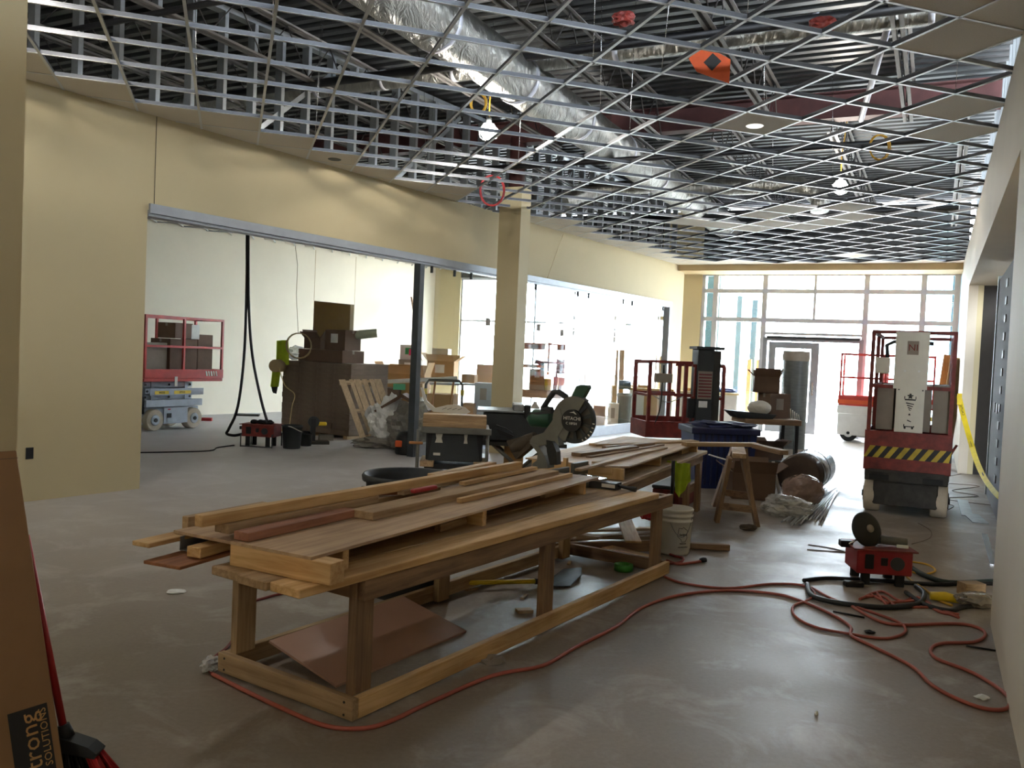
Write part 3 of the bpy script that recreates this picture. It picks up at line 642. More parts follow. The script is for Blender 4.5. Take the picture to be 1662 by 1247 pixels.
# ---- mitre saw
SO = W(5.59, -3.127, .654)
sx = math.atan2(-.53, .85)
ms = thing('miter_saw', 'dark green and grey mitre saw with a large blade guard on the bench', 'saw', SO, sx)
KS = (SO-CP).dot(CF)/FPX
XS = Vector((.8486, -.5291, 0)); YS = Vector((.5291, .8486, 0)); MF = Matrix.Rotation(RW-sx, 4, 'Z')
def sp(cx_, cy_):            # crop sketch point -> local x, z in the saw's own plane
    P = onp(820+cx_/5.19, 600+cy_/5.19, SO, YS)-SO; return (P.dot(XS), P.z)
def sk(name, pts, y0, y1, m, lab=None):
    return MB().prism([sp(*p) for p in pts], y0, y1, 'y').part(name, m, ms, lab)
cx_, cz_ = sp(590, 425); RG = 200/5.19*KS
# turntable, base
MB().lathe([(.17, 0), (.17, .05), (.155, .06)], 28).part('turntable', TOOLG, ms)
MB().box(-.26, .26, -.12, .11, 0, .045, MF, .008).part('base', TOOLD, ms)
MB().prism([(.02, -.10), (.24, -.05), (.24, .05), (.02, .10)], .045, .068).part('table_top', STEEL, ms)
MB().prism([(.10, -.08), (.28, -.045), (.36, -.05), (.36, .05), (.28, .045), (.10, .08)], .0, .05).part('arm', TOOLD, ms)
boxpart('scale_label', WHITEP, ms, .25, .355, -.055, -.050, .015, .04)
m = MB(); m.tube([(.35, 0, .03), (.40, 0, .025), (.43, 0, .022), (.48, 0, .02), (.50, 0, .018)], .02, 12, taper=[.55, .6, .6, 1, .9]); m.part('lock_handle', BLK, ms)
MB().box(-.30, -.03, .03, .06, .05, .13, MF, .004).part('fence', TOOLG, ms); MB().box(.03, .26, .03, .06, .05, .15, MF, .004).part('fence', TOOLG, ms)
MB().box(-.02, .01, .07, .1, .05, .19, MF).part('fence_block', PINE, ms)
# blade, guards
MB().prism([(cx_+(RG*.97 if k % 2 else RG*.90)*math.cos(k*PI/36), cz_+(RG*.97 if k % 2 else RG*.90)*math.sin(k*PI/36)) for k in range(72)], .004, .008, 'y').part('blade', pm('dull blade steel', '#57534a', .5, .3), ms)
up = [(cx_+RG*math.cos(a), cz_+RG*math.sin(a)) for a in [rad(60+k*9) for k in range(22)]]
inn = [(cx_+RG*.45*math.cos(a), cz_+RG*.45*math.sin(a)) for a in [rad(249-k*9) for k in range(22)]]
MB().prism(up+inn, -.03, .04, 'y').part('upper_guard', TOOLG, ms)
lg = [(cx_+RG*.99*math.cos(a), cz_+RG*.99*math.sin(a)) for a in [rad(-125+k*10) for k in range(20)]]
li = [(cx_+RG*.82*math.cos(a), cz_+RG*.82*math.sin(a)) for a in [rad(65-k*10) for k in range(20)]]
MB().prism(lg+li, -.022, -.002, 'y').part('lower_guard', BLK2, ms)
for k in range(6):
    a = rad(-118+k*33); a2 = a+rad(9)
    MB().prism([(cx_+RG*r*math.cos(b), cz_+RG*r*math.sin(b)) for r, b in ((.3, a-.05), (.85, a-.06), (.85, a2), (.3, a2+.02))], -.026, -.018, 'y').part('guard_rib', BLK2, ms)
MB().prism([(cx_-.01+RG*.47*math.cos(k*PI/14), cz_-.005+RG*.47*math.sin(k*PI/14)) for k in range(28)], -.045, -.02, 'y').part('hub_cover', BLK, ms)
fm = face_M((cx_-.005, -.0455, cz_+.012), (1, 0, 0), (0, 0, 1)); text('HITACHI', .037, fm, WHITEP, ms)
fm = face_M((cx_-.008, -.0455, cz_-.026), (1, 0, 0), (0, 0, 1)); text('C 10FSH', .026, fm, WHITEP, ms)
MB().prism([(cx_-.03, cz_+.055), (cx_+.01, cz_+.066), (cx_+.0, cz_+.075), (cx_+.034, cz_+.045), (cx_+.022, cz_+.045), (cx_+.005, cz_+.055)], -.0465, -.045, 'y').part('arrow_mark', WHITEP, ms)
for k in range(6):
    a = rad(-62+k*11); MB().prism([(cx_+RG*r*math.cos(b), cz_+RG*r*math.sin(b)) for r, b in ((.88, a), (.98, a), (.98, a+.05), (.88, a+.05))], -.024, -.0215, 'y').part('warning_mark', WHITEP, ms)
sk('switch_handle', [(545, 250), (600, 140), (640, 130), (690, 132), (698, 155), (640, 260)], .0, .06, GRN)
m = MB(); m.tube([(*sp(520, 300),)[:1]+(.02,)+sp(520, 300)[1:], (sp(500, 230)[0], .02, sp(500, 230)[1]), (sp(440, 190)[0], .02, sp(440, 190)[1]), (sp(400, 190)[0], .02, sp(400, 190)[1]), (sp(350, 260)[0], .02, sp(350, 260)[1]), (sp(305, 330)[0], .02, sp(305, 330)[1])], .022, 10); m.part('carry_handle', BLK2, ms)
m = MB(); m.tube([(sp(300, 340)[0], .02, sp(300, 340)[1]), (sp(385, 345)[0], .02, sp(385, 345)[1])], .028, 10); m.part('handle_bracket', BLK2, ms)
m = MB(); mx, mz = sp(300, 415); m.tube([(mx-.10, .03, mz+.02), (mx-.08, .03, mz), (mx+.0, .035, mz), (mx+.09, .03, mz+.01)], .072, 18, taper=[.75, 1, 1, .95]); m.part('motor', GRN, ms)
sk('motor_cap', [(200, 385), (400, 370), (400, 345), (215, 365)], -.03, .1, BLK2)
sk('swing_arm', [(480, 330), (520, 470), (460, 560), (470, 640), (430, 600), (330, 640), (250, 640), (225, 600), (250, 560), (340, 530), (400, 450)], -.035, .05, TOOLG)
sk('pivot_bracket', [(225, 615), (300, 640), (350, 720), (380, 800), (380, 830), (245, 830), (250, 790), (290, 760), (295, 700)], -.04, .06, TOOLG)
sk('spring_guard', [(370, 590), (420, 600), (455, 690), (460, 800), (400, 800), (375, 690)], -.045, .02, BLK)
m = MB(); P0 = sp(240, 560); m.tube([(sp(240, 545)[0], .02, sp(240, 545)[1]), (sp(200, 580)[0], .02, sp(200, 585)[1]), (sp(120, 640)[0], .02, sp(120, 640)[1]), (sp(60, 660)[0], .02, sp(60, 670)[1])], .055, 12, taper=[.4, .85, 1.15, .9])
m.part('dust_bag', BAGB, ms)
sk('dust_bag_flap', [(20, 600), (240, 540), (250, 600), (215, 660), (100, 755), (60, 690)], -.02, .06, BAGB)
# ---- under and around the bench
md = thing('mdf_panel', 'pinkish brown board propped on the rear bench rail under the bench', 'panel', (0, 0, 0))
a, b, c = G(437, 1040, .115), G(655, 968, .115), G(757, 1024, .012); d = a+(c-b)
nrm = (b-a).cross(d-a).normalized()
if nrm.z < 0: nrm = -nrm
m = MB(); lo = [p for p in (a, b, c, d)]; m.add([p for p in lo]+[p-nrm*.012 for p in lo], [(0, 1, 2, 3), (7, 6, 5, 4), (0, 4, 5, 1), (1, 5, 6, 2), (2, 6, 7, 3), (3, 7, 4, 0)]); m.part('sheet', MDF, md)
bk = thing('bucket', 'white plastic pail with black print behind the bench leg', 'bucket', G(1093, 897), 0)
MB().lathe([(.122, 0), (.13, .02), (.138, .27), (.146, .275), (.146, .29), (.139, .293), (.140, .315), (.149, .318), (.149, .332), (.141, .336), (.142, .36), (.151, .363), (.151, .378), (.145, .385), (.14, .38), (.135, .05), (.1, .03)], 32).part('pail', WHITEP, bk)
bd = math.atan2(-bk.location.y, -bk.location.x)+.55
def on_bucket(t_, z, dth=0): a = bd+dth; return face_M((.1395*math.cos(a), .1395*math.sin(a), z), (-math.sin(a), math.cos(a), 0), (0, 0, 1))
out_ = [(-.045, .03), (-.04, .065), (-.015, .06), (0, .072), (.02, .055), (.045, .04), (.035, .01), (.04, -.02), (.02, -.05), (-.015, -.05), (-.02, -.03), (-.05, -.005)]
m = MB(); pts = [Vector((.1405*math.cos(bd+x/.139), .1405*math.sin(bd+x/.139), .17+y)) for x, y in out_]; m.tube(pts, .002, 4, closed=True); m.part('outline_print', INK, bk)
text('badger', .026, on_bucket(0, .18), INK, bk, 'print'); text('MADE IN', .015, on_bucket(0, .105), INK, bk, 'print'); text('FOR INDUSTRY', .013, on_bucket(0, .075), INK, bk, 'print')
m = MB(); m.tube([Vector((.1425*math.cos(bd+x), .1425*math.sin(bd+x), .29-.13*(1-((x+.1)/.75)**2))) for x in [-.8+.16*k for k in range(11)]], .003, 5); m.part('bail', GALV, bk)
tc_ = thing('trash_can', 'big dark round bin behind the bench', 'bin', (-.65, 5.62, 0), 0)
MB().lathe([(.245, 0), (.25, .02), (.285, .74), (.31, .745), (.315, .775), (.305, .79), (.29, .785), (.275, .74), (.235, .05), (.1, .04)], 40).part('tub', BLK2, tc_)
for a in (.3, .3+PI): boxpart('handle', BLK2, tc_, .28*math.cos(a)-.04, .28*math.cos(a)+.04, .28*math.sin(a)-.04, .28*math.sin(a)+.04, .66, .70)
sv = thing('shovel', 'yellow handled flat shovel lying on the floor under the bench', 'shovel', G(640, 948, .06), 0); so = Vector(sv.location)
pts = [G(640, 948, .06)-so, G(672, 948, .06)-so, G(868, 944, .035)-so, G(895, 944, .03)-so]
MB().cyl(pts[0], pts[1], .02, n=10).part('grip', BLK, sv); MB().cyl(pts[1], pts[2], .016, n=10).part('handle', YEL, sv); MB().cyl(pts[2], pts[3], .02, n=10).part('socket', BLK, sv)
q = [G(893, 940, .02), G(915, 924, .02), G(945, 922, .03), G(943, 935, .02), G(925, 952, .008), G(893, 952, .008)]
m = MB(); n = len(q); m.add([p-so+Vector((0, 0, .004)) for p in q]+[p-so for p in q], [tuple(range(n)), tuple(range(n, 2*n))[::-1]]+[(i, (i+1) % n, n+(i+1) % n, n+i) for i in range(n)]); m.part('blade', BLK2, sv)
tr = thing('tape_roll', 'roll of green masking tape lying flat behind the front rail', 'tape', G(1012, 926), 0)
MB().lathe([(.045, 0), (.072, 0), (.072, .048), (.045, .048), (.045, 0)], 28, cap=False).part('roll', TAPEG, tr)
yt = thing('tape_measure', 'small yellow tape measure on the floor beyond the bench', 'tape measure', G(784, 904), .4); boxpart('body', YEL, yt, -.05, .05, -.03, .03, 0, .07, .012); boxpart('belt_clip', BLK, yt, -.04, .04, -.036, -.03, .01, .05)
MB().box(-.07, .07, -.035, .035, 0, .05, FM(G(745, 913), 0, 60), .01).one('wood_block', BLK2, 'dark block on the floor behind the bench rail', 'block')
# lumber pile on the floor behind the bench, left of the white pail
for k, (a, b, z, w_, t_, m_, l_) in enumerate((
    ((905, 878), (1105, 860), .10, .09, .02, PINED, 'back board of the floor pile behind the bench'), ((920, 862), (1070, 858), .14, .07, .02, PINED, 'upper thin strip of the floor pile behind the bench'),
    ((895, 870), (1060, 872), .06, .1, .03, PINED, 'long flat board low in the floor pile'), ((900, 890), (1075, 885), .06, .045, .09, PINEB, 'dark timber on edge at the front of the floor pile'),
    ((1009, 832), (1028, 880), .165, .13, .015, PINE, 'pale short board lying across the floor pile'), ((985, 888), (1065, 908), .07, .14, .012, PINE, 'tilted plywood offcut at the front right of the floor pile'),
    ((790, 868), (900, 876), .03, .05, .02, PINEB, 'thin strip trailing left from the floor pile'), ((940, 868), (975, 873), .12, .1, .02, PALE, 'short pale offcut on top of the floor pile'),
    ((830, 880), (905, 868), .05, .04, .02, PINEB, 'short stick left of the floor pile'))):
    lum(l_, a, b, z, w_, t_, m_, group='lumber pile on the floor behind the bench')
lum('loose board on the floor right of the white pail', (1098, 884), (1184, 889), .03, .05, .05, PINEB, group='lumber pile on the floor behind the bench')
for k, (x, y, r, l_) in enumerate(((851, 970, .3, 'thin sliver of wood on the floor under the bench'), (851, 994, 1.2, 'small wood block on the floor by the front rail'), (924, 915, .2, 'dark scrap on the floor before the far bench rail'), (765, 958, .9, 'tiny wood chip near the shovel handle'))):
    MB().box(-.05, .05, -.012 if k != 1 else -.03, .012 if k != 1 else .03, 0, .012 if k != 1 else .02, FM(G(x, y), 0, r*60)).one('scrap', PINED, l_, 'scrap')
# vest, gloves and cable hanging behind the bench
m = MB()
for k in range(2):
    x0, x1 = ((1096, 1121), (1083, 1099))[k]; nn = 9; vs = []; Y = 7.9+.15*k
    for i in range(nn):
        for j in range(9):
            fx = x0+(x1-x0)*i/(nn-1); fy = (752 if k == 0 else 748)+(((808 - abs(i-2)*4.5) if k == 0 else 770)-752)*j/8; p = at(fx, fy, Y); p.y += .03*math.sin(i*1.6+j*.4); vs.append(p)
    m.add(vs, [(i*9+j, i*9+j+1, (i+1)*9+j+1, (i+1)*9+j) for i in range(nn-1) for j in range(8)], True)
m.one('vest', HIVIS, 'yellow hi-vis vest hanging under the second bench', 'vest')
m = MB(); m.tube([at(1093, 748, 7.8), at(1092, 775, 7.8), at(1090, 820, 7.8)], .018, 6); m.one('strap', BLK, 'black strap hanging beside the hi-vis vest', 'strap')
gl = thing('gloves', 'crumpled red glove on the floor behind the white pail', 'glove', G(1050, 842, .1), 0)
MB().blob((0, 0, .05), (.09, .06, .06), 5, .5, 2).part('palm', REDP, gl); MB().blob((.08, 0, .09), (.06, .03, .04), 8, .4).part('cuff', WHITEP, gl)
cr = thing('crate', 'dark red toolbox on the floor behind the white pail', 'toolbox', G(1105, 828), ang2); boxpart('body', REDD, cr, -.1, .65, 0, .3, 0, .22, .01); boxpart('lid', BLK2, cr, -.1, .65, -.01, .31, .22, .26, .01)
# ---- carton and broom at the lower left
bt, bb = onp(28, 731, W(0, -3.235), nW), G(112, 1300)
cu_ = bt.dot(dW); ta = bb.dot(nW); ht = bt.z
ct = thing('carton', 'long brown ceiling panel carton leaning on the near left wall', 'carton', W(bb.dot(dW), bb.dot(nW), 0), RW)
lean = math.atan2(bb.dot(nW)-bt.dot(nW), ht); LL = math.hypot(bb.dot(nW)-bt.dot(nW), ht)
ML = Matrix.Rotation(-lean, 4, 'X')
MB().box(-1.1, 0, -.0, .1, 0, LL, ML, .004).part('body', KRAFT, ct)
MB().box(-.157, -.026, -.0012, .0, .0, .342, ML).part('label_band', INK, ct)
MB().box(-1.1, 0, -.0006, 0, LL-.03, LL-.028, ML).part('flap_seam', CARDD, ct)
BUFF = pm('buff print', '#b58a55', .7)
text('strong', .085, ML @ face_M((-.094, -.002, .325), (0, 0, 1), (-1, 0, 0)), BUFF, ct, 'lettering', .0006, 'RIGHT')
text('SOLUTIONS', .036, ML @ face_M((-.045, -.002, .33), (0, 0, 1), (-1, 0, 0)), BUFF, ct, 'lettering', .0006, 'RIGHT')
YB = 3.06
br = thing('broom', 'red handled broom with black head standing behind the leaning carton', 'broom', at(140, 1240, YB)*1.0, 0); bo = Vector(br.location)
def bp(x, y): q = at(x, y, YB)-bo; return q
MB().cyl(bp(103, 1182), at(42, 870, 3.22)-bo, .0135, .0135, 12).part('handle', REDP, br)
MB().cyl(bp(108, 1196), bp(103, 1176), .03, .02, 14).part('socket', BLK2, br)
def slab(pts, y0, y1): return MB().prism([(bp(*p).x, bp(*p).z) for p in pts], y0, y1, 'y')
slab([(97, 1190), (118, 1196), (150, 1207), (164, 1218), (160, 1226), (98, 1214)], -.035, .035).part('head', BLK2, br)
m = MB(); m2 = MB()
for k in range(60):
    t = k/59; x = 99+t*62; yt = 1208+t*14; y = random.uniform(-.03, .03); a = bp(x, yt); b_ = bp(x+4+t*22, 1290); (m if t < .55 else m2).tube([(a.x, y, a.z), (b_.x, y*1.6, max(b_.z, .004-bo.z))], .0045, 4)
m.part('bristles', BLK, br); m2.part('bristles', REDP, br)
# ================================================================ SCISSOR LIFTS AND MACHINES
def lift(name, label, loc, rz, L, wd, base_m, rail_m, deck_z, rail_z, tyre_m, clr=.0, stack_m=None, hazard_end=True, base_top=.42, ext=0):
    t = thing(name, label, 'lift', loc, rz)      # local x = length from the near end, y across, centred
    h = wd/2
    boxpart('chassis', base_m, t, .05, L-.05, -h+.10, h-.10, .10, base_top, .015)
    for x in (.24, L-.24):
        for s in (-1, 1):
            w_ = MB(); y0 = s*(h-.17); y1 = s*h
            w_.tube([(x, y0, .19), (x, y0+(y1-y0)*.12, .19), (x, y0+(y1-y0)*.88, .19), (x, y1, .19)], .19, 26, taper=[.92, 1, 1, .92]); wh = w_.part('wheel', tyre_m, t)
            MB().cyl((x, y1-s*.004, .19), (x, y1+s*.012, .19), .10, .085, 16).part('hub', base_m, wh); MB().cyl((x, y1+s*.01, .19), (x, y1+s*.025, .19), .035, n=10).part('axle_cap', RUB, wh)
    sm = stack_m or base_m
    z = base_top+.02; n = max(2, int((deck_z-.10-z)/.10)); st = (deck_z-.06-z)/n
    for k in range(n):
        for s in (-1, 1):
            y = s*(h-.20 if k % 2 else h-.15); MB().box(.12+.03*(k % 2), L-.15-.04*((k+1) % 2), y-.02, y+.02, z+k*st, z+k*st+st*.86, None, .004).part('scissor_arm', sm, t)
            for x in (.16, L*.5, L-.2): MB().cyl((x, y+s*.02, z+k*st+st*.43), (x, y+s*.03, z+k*st+st*.43), .022, n=10).part('pivot_pin', RUB, t)
    for x in (.3, L-.3): MB().box(x-.03, x+.03, -h+.16, h-.16, z, deck_z-.06).part('cross_tube', sm, t)
    boxpart('platform_deck', rail_m, t, -.02, L+ext, -h, h, deck_z-.06, deck_z, .006)
    for s in (-1, 1): boxpart('toe_board', rail_m, t, -.02, L+ext, s*h-.012, s*h+.012, deck_z, deck_z+.16)
    for x in (-.02, L+ext): boxpart('toe_board', rail_m, t, x-.012, x+.012, -h, h, deck_z, deck_z+.16)
    mid = deck_z+(rail_z-deck_z)*.52
    for x in ((-.0, L*.5, L*.5+.06, L+ext-.02) if not ext else (0, L*.62, L+ext-.02)):
        for s in (-1, 1): boxpart('post', rail_m, t, x-.02, x+.02, s*(h-.02)-.02, s*(h-.02)+.02, deck_z, rail_z)
    for z_ in (mid, rail_z):
        for s in (-1, 1): boxpart('guard_rail', rail_m, t, -.02, L+ext, s*(h-.02)-.018, s*(h-.02)+.018, z_-.02, z_+.02)
        for x in (-.0, L+ext-.02): boxpart('guard_rail', rail_m, t, x-.018, x+.018, -h+.02, h-.02, z_-.02, z_+.02)
    return t
# the lift on the right, seen end on
l1 = lift('scissor_lift', 'worn red scissor lift with striped end carrying grey panels, near the right wall', R(10.4, -.235, 0), RR, 1.85, .86, LIFTD, REDD, .78, 2.045, TYRE, base_top=.46)
boxpart('end_apron', REDD, l1, -.06, -.02, -.44, .44, .50, .94, .004)
m1, m2 = MB(), MB()
for k in range(8):
    x = -.47+k*.118
    for mm, o_ in ((m1, 0), (m2, .059)):
        a0, a1 = x+o_, x+o_+.059; poly = [(max(-.44, min(.44, v)), z) for v, z in ((a0, .64), (a1, .64), (a1+.09, .77), (a0+.09, .77))]
        if poly[1][0]-poly[0][0] > .005 or poly[2][0]-poly[3][0] > .005: mm.prism([(-p[0], p[1]) for p in poly], -.064, -.06, 'x')
m1.part('hazard_stripes', pm('worn yellow', '#b39a2a', .6, var=.25), l1); m2.part('hazard_stripes', INK, l1)
boxpart('fork_frame', LIFTD, l1, -.05, .02, -.42, .42, .38, .52, .006); boxpart('top_guard', LIFTD, l1, .05, 1.8, -.43, .43, .40, .52, .02)
for y in (-.27, .27): boxpart('fork_pocket', RUB, l1, -.056, -.05, y-.1, y+.1, .39, .45)
boxpart('drip_plate', LIFTD, l1, -.02, .02, -.2, .2, .12, .36); boxpart('access_step', LIFTD, l1, -.12, -.02, -.38, .38, .485, .51)
pb_ = boxpart('sign_plate', WHITEP, l1, -.036, -.028, -.14, .145, .90, 1.44); pt_ = boxpart('sign_plate', WHITEP, l1, -.046, -.038, -.16, .18, 1.42, 2.05)
for y, z in ((-.12, .93), (.12, .93), (-.12, 1.41), (.12, 1.41)): MB().cyl((-.04, y, z), (-.034, y, z), .008, n=8).part('bolt', INK, l1)
fmx = lambda y, z, x=-.0372: face_M((x, y, z), (0, -1, 0), (0, 0, 1))
def mark(pts, par=l1, x=-.0375): MB().prism([(-p[0], p[1]) for p in pts], x-.001, x, 'x').part('emblem', INK, par)
mark([(-.008, 1.37), (.008, 1.37), (.012, 1.355), (.03, 1.355), (.03, 1.345), (.014, 1.34), (.02, 1.31), (.008, 1.32), (-.008, 1.32), (-.02, 1.31), (-.014, 1.34), (-.03, 1.345), (-.03, 1.355), (-.012, 1.355)])
for z0, z1, a in ((1.295, 1.31, .055), (1.31, 1.34, .004)): mark([(-a, z0), (a, z0), (a, z1), (-a, z1)] if a > .01 else [(-.06, z0), (-.052, z0), (-.052, z1), (-.06, z1)])
mark([(.052, 1.31), (.06, 1.31), (.06, 1.34), (.052, 1.34)])
for k, (z, a) in enumerate(((1.26, .04), (1.235, .03), (1.21, .02), (1.19, .01))): mark([(-a, z), (a, z-.012), (a, z-.002), (-a, z+.012)])
mark([(-.012, 1.13), (.012, 1.13), (.006, 1.15), (-.006, 1.15)]); mark([(-.02, 1.07), (.02, 1.055), (.02, 1.065), (-.02, 1.082)]); mark([(-.055, 1.0), (.055, 1.0), (.055, 1.015), (.045, 1.015), (.045, 1.01), (-.045, 1.01), (-.045, 1.03), (-.055, 1.03)])
for y in (-.035, .04): MB().cyl((-.0385, y, .99), (-.037, y, .99), .012, n=10).part('emblem', INK, l1)
boxpart('notice', CARDG, l1, -.048, -.046, -.055, .06, 1.80, 1.95); text('NI', .10, fmx(0, 1.875, -.0482), REDD, l1, 'lettering')
for y in (-.07, .07): MB().cyl((-.0475, y, 1.62), (-.046, y, 1.62), .012, n=10).part('hole', PAPER, l1)
boxpart('control_box', WHITEP, l1, -.0, .08, .23, .38, 1.58, 1.76, .01)
MB().tube([(.04, .26, 1.76), (.04, .27, 1.9), (.04, .2, 1.94), (.05, -.2, 1.93)], .022, 8).part('loom', BLK2, l1)
for k in range(4):
    t = MB().box(.12, 1.6, -.40+k*.19, -.225+k*.19, .945, 1.47-.008*k, Matrix.Translation(l1.location) @ Matrix.Rotation(RR, 4, 'Z'), .004)
    t.one('panel_carton', CARDG, ['rightmost', 'second from right', 'third from right', 'leftmost'][k]+' tall grey carton standing on the red lift platform', 'carton', 'grey cartons on the right lift')
# the lift in the left room, side on
l2 = lift('scissor_lift', 'pale grey scissor lift with pinkish red platform in the left room', R(10.25, -12.47, 0), RR, 1.35, .74, LIFTG, RED, .92, 2.0, TYRE, base_top=.40, ext=.42)
boxpart('side_skirt', LIFTG, l2, .1, 1.30, -.385, -.37, .62, .74, .004); boxpart('panel', LIFTG, l2, .42, .95, -.375, -.36, .12, .40, .004); boxpart('slot', RUB, l2, .48, .58, -.38, -.374, .22, .30)
boxpart('step_board', LIFTG, l2, .05, 1.3, -.36, -.30, .42, .54, .004); boxpart('decal', REDP, l2, .5, .56, -.377, -.375, .36, .38)
boxpart('yellow_label', YEL, l2, .2, .5, -.387, -.385, .64, .70); boxpart('yellow_label', YEL, l2, .62, 1.0, -.387, -.385, .64, .70)
text('44223', .05, face_M((.35, -.388, .67), (1, 0, 0), (0, 0, 1)), INK, l2); text('07522', .05, face_M((.8, -.388, .67), (1, 0, 0), (0, 0, 1)), INK, l2)
boxpart('pump_box', RUB, l2, -.05, .06, -.3, .3, .3, .6); boxpart('white_bar', WHITEP, l2, .62, .68, -.392, -.385, .78, .95)
for k in range(5): MB().prism([(1.35+k*.06, .96), (1.38+k*.06, .96), (1.36+k*.06, 1.05), (1.33+k*.06, 1.05)], -.39, -.384, 'y').part('hazard_stripe', WHITEP, l2)
def carton(label, loc, rz, w_, d_, h_, m, name='carton', tape=True, lab=None, flaps=False, group=None, cat='box'):
    t = thing(name, label, cat, loc, rz, group); th = .006
    if flaps:
        for x0, x1, y0, y1 in ((-w_/2, w_/2, -d_/2, -d_/2+th), (-w_/2, w_/2, d_/2-th, d_/2), (-w_/2, -w_/2+th, -d_/2, d_/2), (w_/2-th, w_/2, -d_/2, d_/2)): boxpart('side', m, t, x0, x1, y0, y1, 0, h_)
        boxpart('bottom', m, t, -w_/2, w_/2, -d_/2, d_/2, 0, th)
        for s, ax in ((-1, 'y'), (1, 'y'), (-1, 'x'), (1, 'x')):
            a = rad(random.uniform(15, 60)); f = .45*min(w_, d_)
            if ax == 'y': M_ = Matrix.Translation((0, s*d_/2, h_)) @ Matrix.Rotation(-s*a, 4, 'X'); MB().box(-w_/2, w_/2, -th/2, th/2, 0, f, M_).part('flap', m, t)
            else: M_ = Matrix.Translation((s*w_/2, 0, h_)) @ Matrix.Rotation(s*a, 4, 'Y'); MB().box(-th/2, th/2, -d_/2, d_/2, 0, f, M_).part('flap', m, t)
    else:
        boxpart('body', m, t, -w_/2, w_/2, -d_/2, d_/2, 0, h_, .004)
        if tape: boxpart('tape_strip', CARDG if m is not CARDG else CARD, t, -w_/2-.001, w_/2+.001, -.025, .025, h_-.06, h_+.001)
    if lab: boxpart('label', lab, t, -w_*.2, w_*.15, -d_/2-.002, -d_/2, h_*.35, h_*.8)
    return t
def pxbox(label, x0, y0, x1, y1, Y, d_, m, head=8, **k):   # carton whose front fills a picture rectangle at distance Y
    a, b = at(x0, y1, Y), at(x1, y1, Y); top = at((x0+x1)/2, y0, Y); w_ = (b-a).length; h_ = top.z-(a.z+b.z)/2; c = (a+b)/2
    rz = rad(-head); loc = Vector((c.x, c.y, (a.z+b.z)/2)) + Vector((-math.sin(rz), math.cos(rz), 0))*(d_/2)
    return carton(label, loc, rz, w_*.97, d_, h_, m, **k)
# cartons standing on the left lift
lz = .922
def onl2(x, y): return l2.matrix_world
ML2 = Matrix.Translation(l2.location) @ Matrix.Rotation(RR, 4, 'Z')
for x, y, w_, d_, h_, m_, l_ in ((.35, .05, .5, .5, .62, CARDG, 'grey carton at the left end of the left room lift'), (.95, .02, .62, .5, .70, CARDD, 'dark carton in the middle of the left room lift'), (1.48, .02, .36, .45, .80, CARDD, 'pale topped carton at the right end of the left room lift')):
    carton(l_, ML2 @ Vector((x, y, lz)), RR, w_, d_, h_, m_, group='cartons on the left room lift')
carton('open dark carton stacked on the middle carton of the left lift', ML2 @ Vector((.95, .0, lz+.71)), RR+.1, .45, .4, .28, CARDD, group='cartons on the left room lift')
pn = thing('sheet_note', 'white paper hanging on the rail of the left room lift', 'paper', ML2 @ Vector((1.05, -.40, 1.63)), RR); boxpart('sheet', PAPER, pn, -.09, .09, 0, .003, 0, .26)
# white lift by the entrance
wl = lift('scissor_lift', 'white scissor lift with orange top and faint red rails by the entrance door', R(20.75, -.02, 0), RR+PI/2, 1.9, .74, LIFTW, RED, .86, 1.95, RUB, base_top=.5)
boxpart('side_panel', LIFTW, wl, .45, 1.9, .375, .385, .14, .62, .004); boxpart('side_panel', LIFTW, wl, .1, 1.92, .37, .38, .62, .80, .004)
boxpart('orange_band', ORG, wl, .9, 1.92, .382, .39, .84, .93); boxpart('grey_band', LIFTG, wl, 0, .9, .382, .39, .84, .93)
boxpart('yellow_label', YEL, wl, .0, .75, .3875, .389, .57, .66); fw = lambda x, z: face_M((x, .3895, z), (-1, 0, 0), (0, 0, 1))
text('19122', .08, fw(.45, .615), INK, wl); text('United Rentals', .075, fw(1.05, .70), INK, wl); text('HT 3200', .05, fw(.75, .49), INK, wl)
# aerial work platform in the middle, red cage and dark mast
def pxY(x, y, Y): return at(x, y, Y)
ap = thing('mast_lift', 'red caged single mast lift with dark upright mast, behind the benches', 'lift', Vector((at(1103, 708, 13.2).x, 13.5, 0)), rad(10))
zt, zr = .48, 1.60
for nm, a in (('deck', (-.62, .62, -.35, .35, zt-.05, zt)), ('tub_side', (-.62, .62, -.37, -.34, zt-.05, zt+.2)), ('tub_side', (-.62, .62, .34, .37, zt-.05, zt+.24)), ('tub_side', (-.64, -.61, -.37, .37, zt-.05, zt+.2)), ('tub_side', (.61, .64, -.37, .37, zt-.05, zt+.2)), ('base', (-.55, .55, -.3, .5, .06, .3))): boxpart(nm, REDD if nm != 'base' else LIFTD, ap, *a, .004)
for x in (-.60, -.02, .14, .60):
    for y in (-.35, .35): boxpart('post', REDD, ap, x-.025, x+.025, y-.025, y+.025, zt, zr-.04*(x > .1))
for z in (zr-.5, zr):
    for y in (-.35, .35):
        boxpart('guard_rail', REDD, ap, -.62, .08, y-.02, y+.02, z-.02, z+.02); boxpart('guard_rail', REDD, ap, .08, .62, y-.02, y+.02, z-.06, z-.02)
    for x in (-.60, .60): boxpart('guard_rail', REDD, ap, x-.02, x+.02, -.35, .35, z-.04, z)
boxpart('mast', BLK2, ap, .14, .40, -.42, -.16, .45, 1.82, .01); boxpart('mast_channel', TOOLD, ap, .40, .52, -.40, -.2, .45, 1.80); boxpart('mast_cap', BLK2, ap, .10, .55, -.45, -.13, 1.82, 1.86)
boxpart('motor_box', BLK, ap, .02, .14, -.4, -.2, .75, 1.05, .01)
sg_ = boxpart('notice_panel', CARDG, ap, .15, .38, -.43, -.42, 1.05, 1.48)
